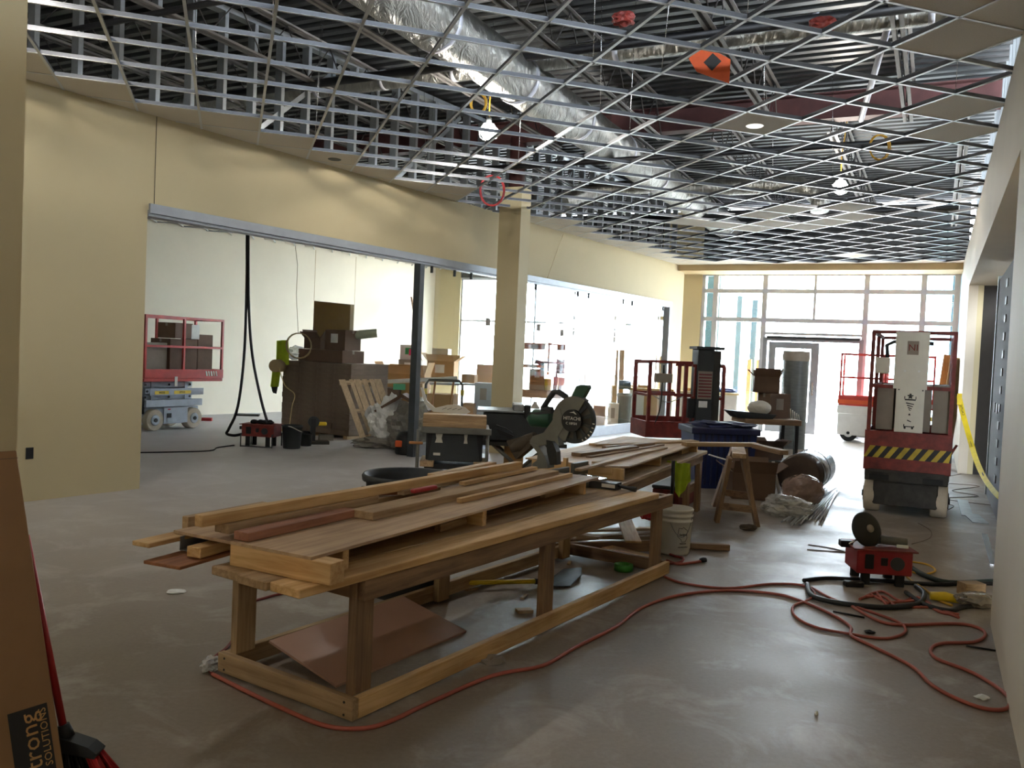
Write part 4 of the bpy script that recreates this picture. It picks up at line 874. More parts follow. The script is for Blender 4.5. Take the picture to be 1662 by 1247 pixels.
for k in range(8): boxpart('notice_line', pm('dark red print', '#6e3436', .7), ap, .16, .37, -.434, -.43, 1.08+k*.048, 1.105+k*.048)
boxpart('notice_panel', PAPER, ap, .18, .32, -.426, -.42, .92, 1.02)
cb = boxpart('control_box', CARDG, ap, -.52, -.25, -.40, -.30, 1.28, 1.42, .008); MB().cyl((-.38, -.35, 1.42), (-.38, -.35, 1.55), .018, n=10).part('joystick', BLK, ap)
m = MB(); m.tube([(-.45, -.35, 1.42), (-.46, -.35, 1.57), (-.28, -.35, 1.57), (-.27, -.35, 1.42)], .008, 6); m.part('guard_loop', GALV, ap)
m = MB(); m.tube(smoothpts([(-.4, -.36, 1.28), (-.42, -.38, .9), (-.5, -.36, .62)]), .01, 6); m.part('cable', BLK, ap)
m = MB(); m.tube(smoothpts([(-.6, -.36, 1.12), (-.3, -.37, .98), (0, -.36, 1.12)]), .008, 5); m.part('chain', GALV, ap)
# grey stacks, crate, cart, carpet rolls
bb_ = thing('blue_bin', 'big dark blue plastic bin behind the sawhorse', 'bin', Vector((at(1172, 700, 11).x, 11.2, 0)), rad(4))
MB().prism([(-.36, 0), (.36, 0), (.42, .74), (-.42, .74)], -.3, .3, 'y').part('tub', BLUE, bb_); boxpart('rim', BLUED, bb_, -.45, .45, -.34, .34, .70, .78, .01)
for k in range(9): boxpart('rib', BLUED, bb_, -.34+k*.08, -.315+k*.08, -.325, -.30, .05, .70)
MB().blob((.05, 0, .80), (.42, .25, .05), 2, .5, 3).part('torn_liner', BLUED, bb_)
kt = thing('cart', 'dark steel tray cart loaded with junk before the carpet roll', 'cart', R(12.9, -2.2, 0), rad(4))
boxpart('tray', PINEB, kt, -.42, .42, -.3, .3, .76, .84, .006); boxpart('lower_shelf', TOOLD, kt, -.38, .38, -.28, .28, .2, .23)
for x in (-.36, .36):
    for y in (-.26, .26): boxpart('leg', RUB, kt, x-.025, x+.025, y-.025, y+.025, 0, .76)
KC = Vector(kt.location)
MB().prism([(-.28, 0), (.24, 0), (.3, .06), (-.4, .1)], -.2, .1, 'y', FM(KC+Vector((-.25, -.12, .845)), 0, 84)).one('tray_lid', BLK2, 'dark curved cover lying on the junk cart', 'cover')
MB().blob((KC.x-.15, KC.y-.15, .99), (.17, .15, .11), 6, .05, 1).one('dome', WHITEP, 'pale dome shaped lid on the junk cart', 'lid')
carton('crumpled brown carton standing on the junk cart', KC+Vector((.12, .05, .845)), .35, .36, .3, .36, CARDD, lab=CARDG)
o = carton('smaller brown carton perched on the junk cart stack', KC+Vector((.0, .08, 1.21)), -.2, .36, .28, .24, CARDD, flaps=True)
m = MB()
for k in range(5): m.tube([KC+Vector((.3+.03*k, -.2, .85)), KC+Vector((.28+.03*k, -.22, 1.0-.02*k))], .009, 6)
m.one('fittings', WHITEP, 'white pipe fittings on the right end of the junk cart', 'fittings')
for k, (x, y, a, l_) in enumerate(((1238, 772, .2, 'dark open carton under the junk cart'), (1225, 812, -.1, 'dark open carton on the floor right of the sawhorse'))):
    g = G(x, y); carton(l_, g+Vector((0, .2, 0)), a, .5, .4, .42-.1*k, CARDD, flaps=True)
m = MB(); g = G(1265, 806); m.beam(g+Vector((0, 0, .02)), g+Vector((-.07, .1, .42)), .05, .01); m.one('stick', CARDW, 'pale stick leaning on the carton near the horizontal roll', 'stick')
vr = thing('carpet_roll', 'tall carpet roll in plastic wrap standing by the entrance', 'roll', G(1285, 738)+Vector((.05, .2, 0)), .2)
MB().lathe([(.225, 0), (.235, .05), (.232, .9), (.238, 1.5), (.235, 1.86), (.22, 1.9), (.05, 1.9)], 32).part('wrapped_roll', WRAP, vr)
MB().lathe([(.238, 0), (.242, .02), (.242, .1)], 32, cap=False).part('end_band', CARDG, vr); MB().lathe([(.239, 1.72), (.243, 1.8), (.236, 1.9)], 32, cap=False).part('end_band', CARDG, vr)
ha, hb_ = G(1294, 808), G(1338, 778); ha.z = hb_.z = .265
hr = thing('carpet_roll', 'fat brown wrapped roll lying on the floor before the entrance', 'roll', (ha.x, ha.y, 0), 0); d = hb_-ha; d.z = 0; d = d.normalized(); ha0 = Vector((0, 0, .265))
MB().tube([ha0, ha0+d*.02, ha0+d*.6, ha0+d*1.25, ha0+d*1.3], .262, 32, taper=[.93, 1, 1.01, 1, .93]).part('wrapped_roll', WRAPB, hr)
for x in (.3, .75): MB().tube([ha0+d*x, ha0+d*(x+.03)], .268, 32).part('strap', GALV, hr)
g = G(1300, 818); MB().blob((g.x, g.y-.05, .17), (.25, .2, .18), 11, .12, 1.5, 4, .0).one('plastic_bag', FILMR, 'pinkish plastic bag slumped against the horizontal roll', 'bag')
g = G(1275, 838); MB().blob((g.x, g.y, .1), (.26, .2, .12), 21, .25, 2.2, 4, .0).one('plastic_bag', FILM, 'clear crumpled plastic bag beside the metal rods', 'bag')
for k in range(22):
    a = G(1270+k*3.2+random.uniform(-3, 3), 848+random.uniform(-4, 8)); b = G(1338+random.uniform(-10, 30), 796+random.uniform(-2, 12))
    MB().tube([(a.x, a.y, .012+.006*(k % 4)), (b.x, b.y, .012+.008*(k % 3))], .008, 6).one('metal_rod', pm('zinc rod', '#d2d4d4', .4, .35) if k % 3 else ALUD, 'thin bright metal rod in the loose bundle beside the plastic bags', 'rod', 'metal rods on the floor')
sw = thing('sawhorse', 'wooden sawhorse with splayed legs right of the benches', 'sawhorse', (0, 0, 0), 0)
m = MB(); pa, pb2 = at(1200, 742, 8.35), at(1196, 727, 9.5); pa.z = pb2.z = .71; m.beam(pa, pb2, .13, .045); m.part('beam', PINED, sw)
fe = [G(1163, 848), G(1229, 856), G(1158, 822), G(1222, 832)]
tops = [pa+Vector((-.07, .1, -.03)), pa+Vector((.06, .1, -.03)), pb2+Vector((-.07, -.1, -.03)), pb2+Vector((.06, -.1, -.03))]
for f_, t_ in zip(fe, tops): m = MB(); m.beam(f_+Vector((0, 0, .005)), t_, .04, .085, (0, 1, 0)); m.part('leg', PINEB, sw)
for i, j, h_ in ((0, 1, .18), (2, 3, .18)): m = MB(); m.beam(fe[i].lerp(tops[i], h_/.7), fe[j].lerp(tops[j], h_/.7), .02, .07); m.part('brace', PINEB, sw)
g = G(1214, 861); MB().blob((g.x, g.y, .03), (.09, .04, .03), 3, .2, 2, 3, .0).one('dark_lump', BAGB, 'dark lump of debris on the floor before the sawhorse', 'debris')
# ---- table saws
ts = thing('table_saw', 'portable black table saw with stacked boards on its front, behind the round bin', 'table saw', (-.64, 9.9, 0), rad(3))
boxpart('body', BLK, ts, -.33, .33, -.02, .42, .33, .70, .02); boxpart('table', TOOLG, ts, -.37, .40, -.12, .48, .70, .735, .004); boxpart('front_rail', TOOLG, ts, -.38, .42, -.16, -.12, .665, .735, .004)
MB().prism([(-.30, .34), (.30, .34), (.25, .68), (-.25, .68)], -.04, -.02, 'y').part('front_panel', BLK2, ts)
for x in (-.33, .29): boxpart('foot', PINED, ts, x-.06, x+.10, -.1, .4, .27, .34, .006)
boxpart('base_frame', BLK, ts, -.34, .36, -.04, .4, .24, .30)
m = MB()
for x in (-.42, .38): m.tube([(x, -.1, 0), (x, -.1, .7)], .02, 8)
m.tube([(-.3, .1, .25), (.4, .3, .0)], .02, 8); m.tube([(.36, .0, .3), (.62, .05, .0)], .02, 8); m.part('stand', TOOLG, ts)
for x, w_ in ((-.18, .05), (.13, .025)): MB().prism([(x-w_, .70), (x+w_, .70), (x+w_*.6, .6), (x+w_*.9, .55), (x-w_*.9, .55), (x-w_*.6, .6)], -.06, -.05, 'y').part('lock_lever', WHITEP, ts)
MB().cyl((0.05, -.05, .5), (0.05, -.045, .5), .07, n=20).part('hand_wheel', BLK2, ts); boxpart('push_stick', OAKY, ts, -.52, -.36, -.14, -.1, .53, .56, .006); boxpart('badge', WHITEP, ts, -.24, -.16, -.045, -.04, .40, .43)
for k in range(4): MB().box(-.37, .36, -.15+.02*k, .10+.02*k, .74+.035*k, .774+.035*k, Matrix.Translation(ts.location) @ Matrix.Rotation(rad(3), 4, 'Z'), .002).one('board', PINED, ['lowest', 'second', 'third', 'topmost'][k]+' wide board of the stack on the black table saw', 'board', 'boards stacked on the table saw')
TZ = .885
gd = thing('blade_guard', 'white curved plastic blade guard lying on the table saw boards', 'guard', Vector((ts.location.x, ts.location.y, TZ)), rad(3))
MB().prism([(-.42, .29), (-.39, .29), (-.34, .14), (-.24, .06), (-.1, .10), (0, .11), (.11, .08), (.17, .03), (.12, .0), (-.26, .015), (-.37, .11)], .02, .05, 'y').part('shield', WHITEP, gd)
for x in (-.16, -.1, -.04, .02): MB().prism([(x, .05), (x+.05, .07), (x+.05, .065), (x, .045)], .018, .0195, 'y').part('slot', INK, gd)
t2 = thing('table_saw', 'second dark table saw with clear table top, in front of the column', 'table saw', Vector((at(845, 700, 11.2).x, 11.2, 0)), rad(2))
boxpart('table', GALV, t2, -.58, .62, -.3, .4, .86, .885, .004); boxpart('body', BLK2, t2, -.50, .60, -.26, .36, .50, .86, .02); boxpart('shelf', TOOLD, t2, -.6, .6, -.2, .3, .42, .47)
m = MB(); m.tube([(-.45, -.1, .5), (.15, -.1, .0)], .025, 8); m.tube([(.5, -.1, .5), (-.05, -.1, .0)], .025, 8); m.tube([(-.45, .25, .5), (.15, .25, .0)], .025, 8); m.tube([(.5, .25, .5), (-.05, .25, .0)], .025, 8); m.part('folding_stand', TOOLG, t2)
boxpart('fence', GALV, t2, -.12, .02, -.3, .2, .885, .97, .01); boxpart('fence_lock', BLK, t2, .02, .10, -.33, -.26, .80, .97, .01); MB().prism([(-.33, .70), (-.2, .66), (-.12, .61), (-.2, .66)], -.30, -.27, 'y').part('switch_paddle', PAPER, t2)
MB().prism([(-.34, .66), (-.24, .62), (-.1, .57), (-.12, .54), (-.28, .58)], -.32, -.27, 'y').part('push_shoe', BLK, t2)
boxpart('crate', CARD, t2, -.2, .05, .0, .3, .05, .40)
# ================================================================ LEFT ROOM AND BACKGROUND
stk = thing('panel_stack', 'tall brown stack of cartoned panels in the left room', 'stack', W(10.72, -11.5, 0), RW)
pieces = MB().box(0, .95, 0, .432, 0, .095, None, .004).mesh('board', pm('stack carton', '#6f5f50', .85, var=.15))
for c_ in range(4):
    for r_ in range(13):
        o = bpy.data.objects.new('board', pieces); COL.objects.link(o); o.parent = stk
        o.location = (random.uniform(-.008, .008), -.98+c_*.436, .06+r_*.097)
for y in (-.95, -.15, .64): boxpart('skid', PINED, stk, -.02, .95, y, y+.09, 0, .058)
SZ = 1.325
def on_stk(x, y): return Matrix.Translation(stk.location) @ Matrix.Rotation(RW, 4, 'Z') @ Vector((x, y, SZ))
for x, y, w_, d_, h_, m_, l_, fl_ in ((.35, .2, .55, .5, .22, CARDD, 'flat brown carton at the left of the stack top', False), (.3, -.42, .6, .55, .22, CARDD, 'flat brown carton at the right of the stack top', False), (.75, .1, .4, .3, .42, CARDD, 'brown carton behind on the stack top', False)):
    carton(l_, on_stk(x, y), RW-PI/2, w_, d_, h_, m_, flaps=fl_, group='cartons on the panel stack')
carton('open brown carton on the flat cartons, left', on_stk(.3, .15)+Vector((0, 0, .225)), RW-PI/2, .42, .35, .2, CARDD, flaps=True)
carton('brown carton with white label on the flat cartons, right', on_stk(.3, -.45)+Vector((0, 0, .225)), RW-PI/2, .5, .4, .36, CARDD, lab=PAPER)
p = on_stk(.2, .62); MB().blob((p.x, p.y, SZ+.13), (.2, .18, .13), 31, .4, 2.5, 3, SZ).one('plastic_bag', FILM, 'clear plastic bag in front of the hanging wire coil', 'bag')
p = on_stk(.5, -.8)
MB().tube([p+Vector((-.2, 0, .5)), p+Vector((.2, .05, .56))], .08, 14).one('paper_roll', pm('pale green film', '#b9c0a4', .7), 'pale roll lying on top of the right hand cartons', 'roll')
def cloth(quad, nx, nz_, m, label, cat, name, amp=.04, seed=0):
    mb = MB(); a, b, c, d = [Vector(q) for q in quad]; vs = []
    for i in range(nx):
        for j in range(nz_):
            s, t = i/(nx-1), j/(nz_-1); q = (a*(1-s)+b*s)*(1-t)+(d*(1-s)+c*s)*t
            q = q + Vector((0, amp*math.sin(s*9+seed+t*2), 0)) + Vector((amp*.4*math.sin(t*7+seed), 0, 0)); vs.append(q)
    mb.add(vs, [(i*nz_+j, i*nz_+j+1, (i+1)*nz_+j+1, (i+1)*nz_+j) for i in range(nx-1) for j in range(nz_-1)], True)
    return mb.one(name, m, label, cat)
jk = thing('jacket', 'hi-vis yellow jacket hanging at the left end of the panel stack', 'jacket', at(450, 640, 15.55), 0); jo = Vector(jk.location)
for nm, q, m_ in (('body', [(449, 553), (467, 552), (469, 592), (447, 595)], HIVIS), ('sleeve', [(442, 600), (455, 598), (452, 628), (438, 628)], HIVIS), ('hem', [(440, 628), (450, 628), (448, 640), (441, 636)], BLK)):
    o = MB(); a, b, c, d = [at(*p_, 15.55)-jo for p_ in q]; vs = []
    for i in range(8):
        for j in range(8):
            s, t = i/7, j/7; p_ = (a*(1-s)+b*s)*(1-t)+(d*(1-s)+c*s)*t; vs.append(p_+Vector((0, .04*math.sin(s*8+t), 0)))
    o.add(vs, [(i*8+j, i*8+j+1, (i+1)*8+j+1, (i+1)*8+j) for i in range(7) for j in range(7)], True); o.part(nm, m_, jk)
p = at(447, 594, 15.3); MB().tube([p+Vector((0, -.02, 0)), p+Vector((0, .5, 0))], .115, 22).one('paper_roll', pm('tan paper', '#a79168', .8), 'round tan roll end at the left edge of the panel stack', 'roll')
c0 = at(484, 562, 15.0); coil(c0, .22, 4, pm('tan cable', '#a08c60', .6), 'loose wire coil hanging over the panel stack from the ceiling', th=.007, flat=1.0)
m = MB(); m.tube([at(484, 540, 15.0), at(481, 480, 15.0), at(483, 430, 15.0), at(478, 390, 15.0)], .005, 5); m.one('wire', pm('tan wire', '#8d7d5a', .6), 'thin wire holding the coil over the panel stack', 'wire')
m = MB(); m.tube(smoothpts([at(452, 594, 14.9), at(462, 625, 14.7), at(478, 640, 14.6), at(474, 660, 14.5), at(470, 690, 14.4)]), .008, 6); m.one('cable', pm('buff cable', '#c0aa78', .6), 'buff cable trailing down the front of the panel stack', 'cable')
for pts, l_ in (([(401, 378), (400, 480), (396, 580), (386, 660), (372, 695), (368, 704), (380, 707), (392, 705)], 'left strand of the black cable hanging in the left room'), ([(403, 378), (404, 500), (410, 580), (424, 650), (436, 692)], 'right strand of the black cable hanging in the left room')):
    m = MB(); m.tube(smoothpts([at(x, y, 13.35) for x, y in pts]), .022, 8); m.one('cable', BLACKPIPE, l_, 'cable')
def spider(name, label, loc, rz, w_, par_items=True):
    t = thing(name, label, 'power box', loc, rz)
    f = .085 if w_ < .5 else .16
    boxpart('housing', pm('deep red enamel', '#8f2024', .45) if w_ < .5 else REDD, t, -w_/2, w_/2, -.16, .16, f, f+.18, .008); boxpart('top_plate', REDD, t, -w_/2-.03, w_/2+.03, -.18, .18, f+.18, f+.19)
    for x in (-w_*.32, w_*.3):
        for y in (-.13, .13): boxpart('foot', RUB, t, x-.03, x+.03, y-.02, y+.02, 0, f)
    boxpart('socket', BLK, t, -w_*.36, -w_*.2, -.166, -.16, f+.04, f+.15, .004); boxpart('socket', BLK, t, -.03, .02, -.166, -.16, f+.07, f+.13, .003)
    MB().cyl((w_*.22, -.175, f+.09), (w_*.22, -.16, f+.09), .05, n=20).part('socket', BLK2, t); boxpart('plug', BLK, t, -w_/2-.09, -w_/2, -.04, .04, .25, .30, .006)
    return t
sl = spider('power_box', 'red power distribution box on a wire stand in the left room', Vector((at(424, 720, 13.3).x, 13.3, 0)), rad(-6), .52)
for k in range(4): MB().blob((-.12+k*.08, .02*(k % 2), .38), (.06, .06, .035), k+2, .4, 2.5, 2).part('plug', BLK, sl)
m = MB()
for x in (-.25, .25):
    m.tube([(x, -.2, 0), (x, -.2, .2), (x, .2, .2), (x, .2, 0)], .01, 6)
m.tube([(-.25, -.2, .01), (.25, -.2, .01)], .01, 6); m.part('wire_stand', BLK2, sl)
def pail(label, loc, r, h, m_, bail=True):
    t = thing('bucket', label, 'bucket', loc, random.random()); MB().lathe([(r*.82, 0), (r*.84, .01), (r*.98, h*.9), (r*1.04, h*.9), (r*1.04, h), (r*.96, h), (r*.8, .03), (r*.3, .02)], 28).part('pail', m_, t)
    if bail: m = MB(); m.tube(smoothpts([(-r*1.04, 0, h*.92), (-r*.5, -r*.9, h*.98), (r*.4, -r*1.1, h*.8), (r*1.04, 0, h*.7)]), .008, 6); m.part('bail', WHITEP, t)
    return t
pail('black bucket with white handle beside the left room power box', Vector((at(472, 726, 13.15).x, 13.2, 0)), .155, .36, BLK2); pail('small black bucket behind the white handled bucket', Vector((at(494, 724, 13.5).x, 13.6, 0)), .10, .2, BLK, False)
gt = thing('chop_saw', 'black and yellow power tool standing before the panel stack', 'power tool', Vector((at(512, 714, 13.9).x, 13.95, 0)), rad(20))
boxpart('base', TOOLD, gt, -.15, .2, -.12, .12, 0, .05); boxpart('arm', BLK, gt, -.1, -.02, -.05, .05, .05, .42); MB().cyl((-.05, -.04, .36), (-.05, .05, .36), .09, n=18).part('guard', BLK2, gt); boxpart('handle', YEL, gt, .02, .16, -.035, .035, .30, .36, .012)
for k, (x0, x1, y, l_) in enumerate(((515, 538, 716, 'grey block on the floor by the panel stack'), (538, 562, 708, 'second grey block further right by the panel stack'))):
    a, b = G(x0, y), G(x1, y); m = MB(); m.beam(a+Vector((0, .1, .05)), b+Vector((0, .1, .05)), .12, .1); m.one('block', pm('weathered block', '#6f6a60', .9), l_, 'block')
pl = thing('pallet', 'bare wooden pallet leaning on its end right of the panel stack', 'pallet', (0, 0, 0))
TL, TRp, BL, BR = at(550, 617, 14.35), at(618, 616, 14.5), at(586, 716, 14.0), at(650, 714, 14.15)
nrm = (TRp-TL).cross(BL-TL).normalized(); nrm = nrm if nrm.y < 0 else -nrm
for s0, s1 in ((.0, .15), (.24, .33), (.35, .50), (.55, .66), (.72, .82), (.84, 1.0)):
    q = [TL.lerp(TRp, s0), TL.lerp(TRp, s1), BL.lerp(BR, s1), BL.lerp(BR, s0)]; mb = MB(); mb.add([p_+nrm*.02 for p_ in q]+[p_ for p_ in q], [(0, 1, 2, 3), (7, 6, 5, 4), (0, 4, 5, 1), (1, 5, 6, 2), (2, 6, 7, 3), (3, 7, 4, 0)]); mb.part('slat', PALE, pl)
for t in (.03, .5, .97): mb = MB(); mb.beam(TL.lerp(BL, t)-nrm*.05, TRp.lerp(BR, t)-nrm*.05, .04, .1, nrm); mb.part('stringer', PALE, pl)
# plastic and paper heap
p = G(672, 726); MB().blob((p.x, 13.6, .35), (.38, .3, .42), 41, .35, 2, 4, 0).one('plastic_sheet', FILMD, 'dusty plastic sheet heaped in front of the steel post', 'sheet')
p = G(628, 715); MB().blob((p.x+.12, 13.95, .33), (.30, .2, .45), 43, .4, 2.2, 4, 0).one('packing_paper', PAPER, 'crumpled white packing wrap heaped right of the pallet', 'wrap')
p = G(622, 722); MB().blob((p.x, 13.75, .08), (.4, .2, .1), 47, .45, 2.6, 3, 0).one('plastic_sheet', FILMD, 'low crumpled plastic lying at the foot of the pallet', 'sheet')
m = MB(); m.prism([(-.45, .0), (0, .3), (.45, .05), (.42, .02), (0, .24), (-.42, -.02)], -.2, .2, 'y', FM(at(655, 668, 14.0), 0, 95)); m.one('folded_carton', CARDD, 'folded brown cardboard on top of the plastic heap', 'cardboard')
vc = thing('vacuum', 'black shop vacuum left of the table saw', 'vacuum', Vector((at(660, 728, 13.1).x, 13.1, 0)), 0); MB().lathe([(.17, 0), (.18, .03), (.17, .26), (.12, .34), (.05, .36)], 24).part('tank', BLK, vc); boxpart('yellow_wedge', ORG, vc, -.16, -.05, -.17, -.12, .12, .22, .01)
# cartons and bits behind the glass
pxbox('tan and white carton with pink sticker, topmost left of the steel post', 648, 560, 677, 584, 19.4, .4, CARDW, lab=GREENP); pxbox('grey and white carton under the pink stickered one', 645, 584, 679, 607, 19.3, .45, CARDG, lab=PAPER)
for x, y, Y, l_ in ((668, 572, 19.15, 'upper'), (677, 596, 19.05, 'lower')): p = at(x, y, Y); MB().box(-.06, .06, -.004, 0, -.07, .07, FM(p, 0, 82)).one('sticker', PINK, l_+' pink sticker on the cartons left of the steel post', 'sticker')
pxbox('white carton standing on the open carton right of the post', 700, 566, 727, 583, 19.4, .4, CARDW); pxbox('open brown carton with spread flaps right of the steel post', 691, 586, 737, 616, 19.2, .5, CARD, flaps=True, lab=PAPER)
pxbox('big brown carton with green tape behind the pallet', 614, 630, 644, 700, 17.0, .7, CARDD); pxbox('brown carton with printed lines left of the steel post', 644, 622, 684, 700, 17.2, .6, CARD); pxbox('large open carton behind the long white tube', 612, 607, 690, 632, 18.2, .6, CARD, flaps=True)
p = at(648, 628, 16.9); MB().box(-.12, .12, -.004, 0, -.06, .06, FM(p, 0, 82)).one('tape_patch', MINT, 'mint green tape across the big brown carton', 'tape')
m = MB(); m.tube([at(616, 620, 16.6), at(742, 614, 16.9)], .04, 10); m.one('tube', PAPER, 'long white tube lying across the cartons', 'tube')
pxbox('grey carton low behind the table saw stack', 690, 640, 735, 690, 17.0, .5, CARD); pxbox('grey plastic tote with lid behind the glass', 768, 622, 800, 664, 17.6, .5, LIFTG, tape=False, lab=CARDG); pxbox('grey tote under the lidded one', 772, 650, 803, 690, 17.5, .5, LIFTG, tape=False)
pxbox('yellow lit carton below the totes', 748, 655, 768, 690, 17.4, .4, CARD); pxbox('small tan carton on the counter by the totes', 748, 608, 770, 622, 18.0, .4, CARD); pxbox('tan carton leaning in a row left of the scaffold', 772, 592, 800, 622, 19.0, .3, CARD)
m = MB(); m.beam(at(690, 622, 18.2), at(812, 625, 18.6), .6, .04); m.one('tabletop', LIFTG, 'grey work surface behind the glass under the small cartons', 'table top')
m = MB(); m.beam(G(672, 690)+Vector((0, 3.6, 0)), at(669, 486, 23.2), .04, .3, (0, 1, 0)); m.one('board', PINEB, 'tall brown board leaning on the left room wall near the post', 'board')
hc = thing('hand_cart', 'black handled cart with yellow tape seen beside the steel post', 'cart', Vector((at(718, 700, 14.9).x, 14.9, 0)), rad(4))
m = MB(); m.tube([(-.32, 0, 0), (-.32, 0, 1.02), (-.27, 0, 1.1), (.27, 0, 1.1), (.32, 0, 1.02), (.32, 0, 0)], .025, 10); m.part('handle_frame', BLK2, hc)
for x in (-.32, .32): MB().cyl((x, 0, .85), (x, 0, .95), .034, n=12).part('tape_band', YEL, hc)
for x in (-.16, .16): m = MB(); m.tube([(x, .05, 1.08), (x-.09, .3, .1)], .02, 8); m.part('leg', OAKY, hc)
boxpart('platform', TOOLD, hc, -.3, .3, 0, .9, .1, .15)
sc = thing('scaffold', 'orange baker scaffold with loaded wooden deck behind the glass partition', 'scaffold', Vector((at(872, 660, 18.2).x, 18.2, 0)), rad(3))
for x in (-.94, -.0, .92):
    for y in (-.3, .3):
        if x == 0 and y > 0: continue
        if x == 0: boxpart('post', OAKY, sc, .20, .29, .26, .34, 1.2, 2.0)
        else: boxpart('post', OAKY, sc, x-.045, x+.045, y-.04, y+.04, 0, 2.0)
for z in (.45, .75, 1.05, 1.62): 
    for x in (-.94, .92): boxpart('rung', OAKY, sc, x-.015, x+.015, -.3, .3, z-.015, z+.015)
for y in (-.3, .3): boxpart('guard_rail', OAKY, sc, -.94, .92, y-.02, y+.02, 1.74, 1.87); boxpart('guard_rail', OAKY, sc, -.94, .92, y-.02, y+.02, 1.35, 1.41)
boxpart('deck', OAKY, sc, -.92, .9, -.32, .32, .72, .88)
m = MB(); m.tube([(-.9, -.3, .15), (-.5, -.3, .7)], .015, 6); m.tube([(.88, -.3, .15), (.5, -.3, .7)], .015, 6); m.part('brace', OAKY, sc)
SD = Vector(sc.location)+Vector((0, 0, .885))
for x, w_, h_, m_, l_ in ((-.04, .3, .16, CARD, 'low tan carton on the scaffold deck right of the column'), (.19, .14, .24, YEL, 'yellow carton on the scaffold deck'), (.52, .2, .28, CARDW, 'cream carton on the scaffold deck'), (.76, .28, .48, CARDG, 'tall grey carton at the right end of the scaffold deck')): carton(l_, SD+Vector((x, -.05, 0)), .05, w_, .3, h_, m_, tape=False)
carton('tan labelled carton stacked on the low one, scaffold deck', SD+Vector((-.04, -.05, .165)), .05, .3, .3, .27, CARD, lab=PAPER)
MB().blob((SD.x+.36, SD.y-.1, SD.z+.52), (.36, .25, .14), 51, .4, 2.4, 3).one('plastic_bag', film('grey bag', '#8d8d96', .9), 'grey plastic bag draped over the scaffold cartons', 'bag')
m = MB(); m.tube(smoothpts([SD+Vector((-.1, -.3, .6)), SD+Vector((.2, -.3, .52)), SD+Vector((.34, -.3, .35)), SD+Vector((.34, -.3, .02))]), .045, 8); m.one('hose', BLK2, 'black ribbed hose hanging on the scaffold cartons', 'hose')
for x, l_ in ((-.05, 'left white jug under the scaffold deck'), (.18, 'right white jug under the scaffold deck')):
    p = Vector(sc.location)+Vector((x, -.1, .3)); MB().lathe([(.09, 0), (.1, .03), (.1, .2), (.04, .29), (.035, .33), (.02, .33)], 18, None, tuple(p)).one('jug', WHITEP, l_, 'jug')
boxpart('shelf', OAKY, sc, -.92, .9, -.3, .3, .26, .298)
pxbox('upright tan carton before the grey bin by the far glass', 961, 650, 981, 700, 18.6, .35, CARD); gb = pail('grey round bin beside the white cabinet', Vector((at(1011, 690, 19.9).x, 19.9, 0)), .17, .82, pm('bin grey', '#8e9490', .6), False)
pxbox('white carton with grey label on the floor by the far glass', 985, 655, 1003, 692, 19.6, .4, CARDW, lab=CARDG); pxbox('pale teal tote on the sill by the far glass', 1004, 618, 1024, 632, 20.2, .3, BRICKT, tape=False)
for k, (x0, x1, y0, l_) in enumerate(((994, 1002, 568, 'first'), (1004, 1012, 568, 'second'), (1027, 1039, 575, 'third'), (975, 984, 600, 'shortest'))):
    a, b = at(x0, 640, 20.8), at(x1, y0, 20.95); w_ = at(x1, 640, 20.8).x-a.x; m = MB(); p0 = Vector((a.x+w_/2, 20.8, .2)); m.beam(p0, Vector((p0.x, 21.0, b.z)), w_, .03); m.one('cardboard_sheet', CARD, l_+' cardboard sheet from the left leaning on the far window', 'cardboard')
def cabinet(label, x0, x1, Y, d_, top_m, side_m, nd, head=26):
    a, b = at(x0, 690, Y), at(x1, 690, Y); w_ = (b-a).length; t = thing('cabinet', label, 'cabinet', Vector((a.x, a.y, 0)), rad(-3))
    boxpart('body', side_m, t, 0, w_, 0, d_, .1, .88, .004); boxpart('plinth', BLK2, t, .03, w_-.03, .04, d_, 0, .1); boxpart('worktop', top_m, t, -.03, w_+.03, -.04, d_, .88, .93, .004)
    for k in range(nd): d_o = boxpart('door', CARDW if k % 2 == 0 else CARD, t, .02+k*(w_-.04)/nd, (k+1)*(w_-.04)/nd+.01, -.018, 0, .13, .86, .004); MB().cyl((.06+k*(w_-.04)/nd, -.04, .75), (.06+k*(w_-.04)/nd, -.018, .75), .012, n=8).part('knob', STEEL, d_o)
    return t
cabinet('white base cabinet with pale worktop behind the far glass', 1020, 1088, 20.6, .6, CARD, CARDW, 3); c2 = cabinet('white counter by the storefront with a blue bundle on top', 1103, 1193, 20.0, .55, pm('tan worktop', '#cdb58a', .6), WHITEP, 3)
p = at(1178, 626, 20.1); MB().blob((p.x, 20.25, .98), (.32, .2, .06), 61, .3, 2.2, 3, .935).one('jacket', BLUE, 'blue jacket bundled on the storefront counter', 'jacket')
for k, (x, l_) in enumerate(((1045, 'small tan offcuts on the cabinet behind the far glass'), (1130, 'low tan carton on the storefront counter'))): p = at(x, 625, 20.3); MB().box(-.2, .2, -.1, .1, 0, .06, FM(Vector((p.x, 20.4 if k else 20.9, .935)), 0, 80)).one('offcut', CARD, l_, 'offcut')
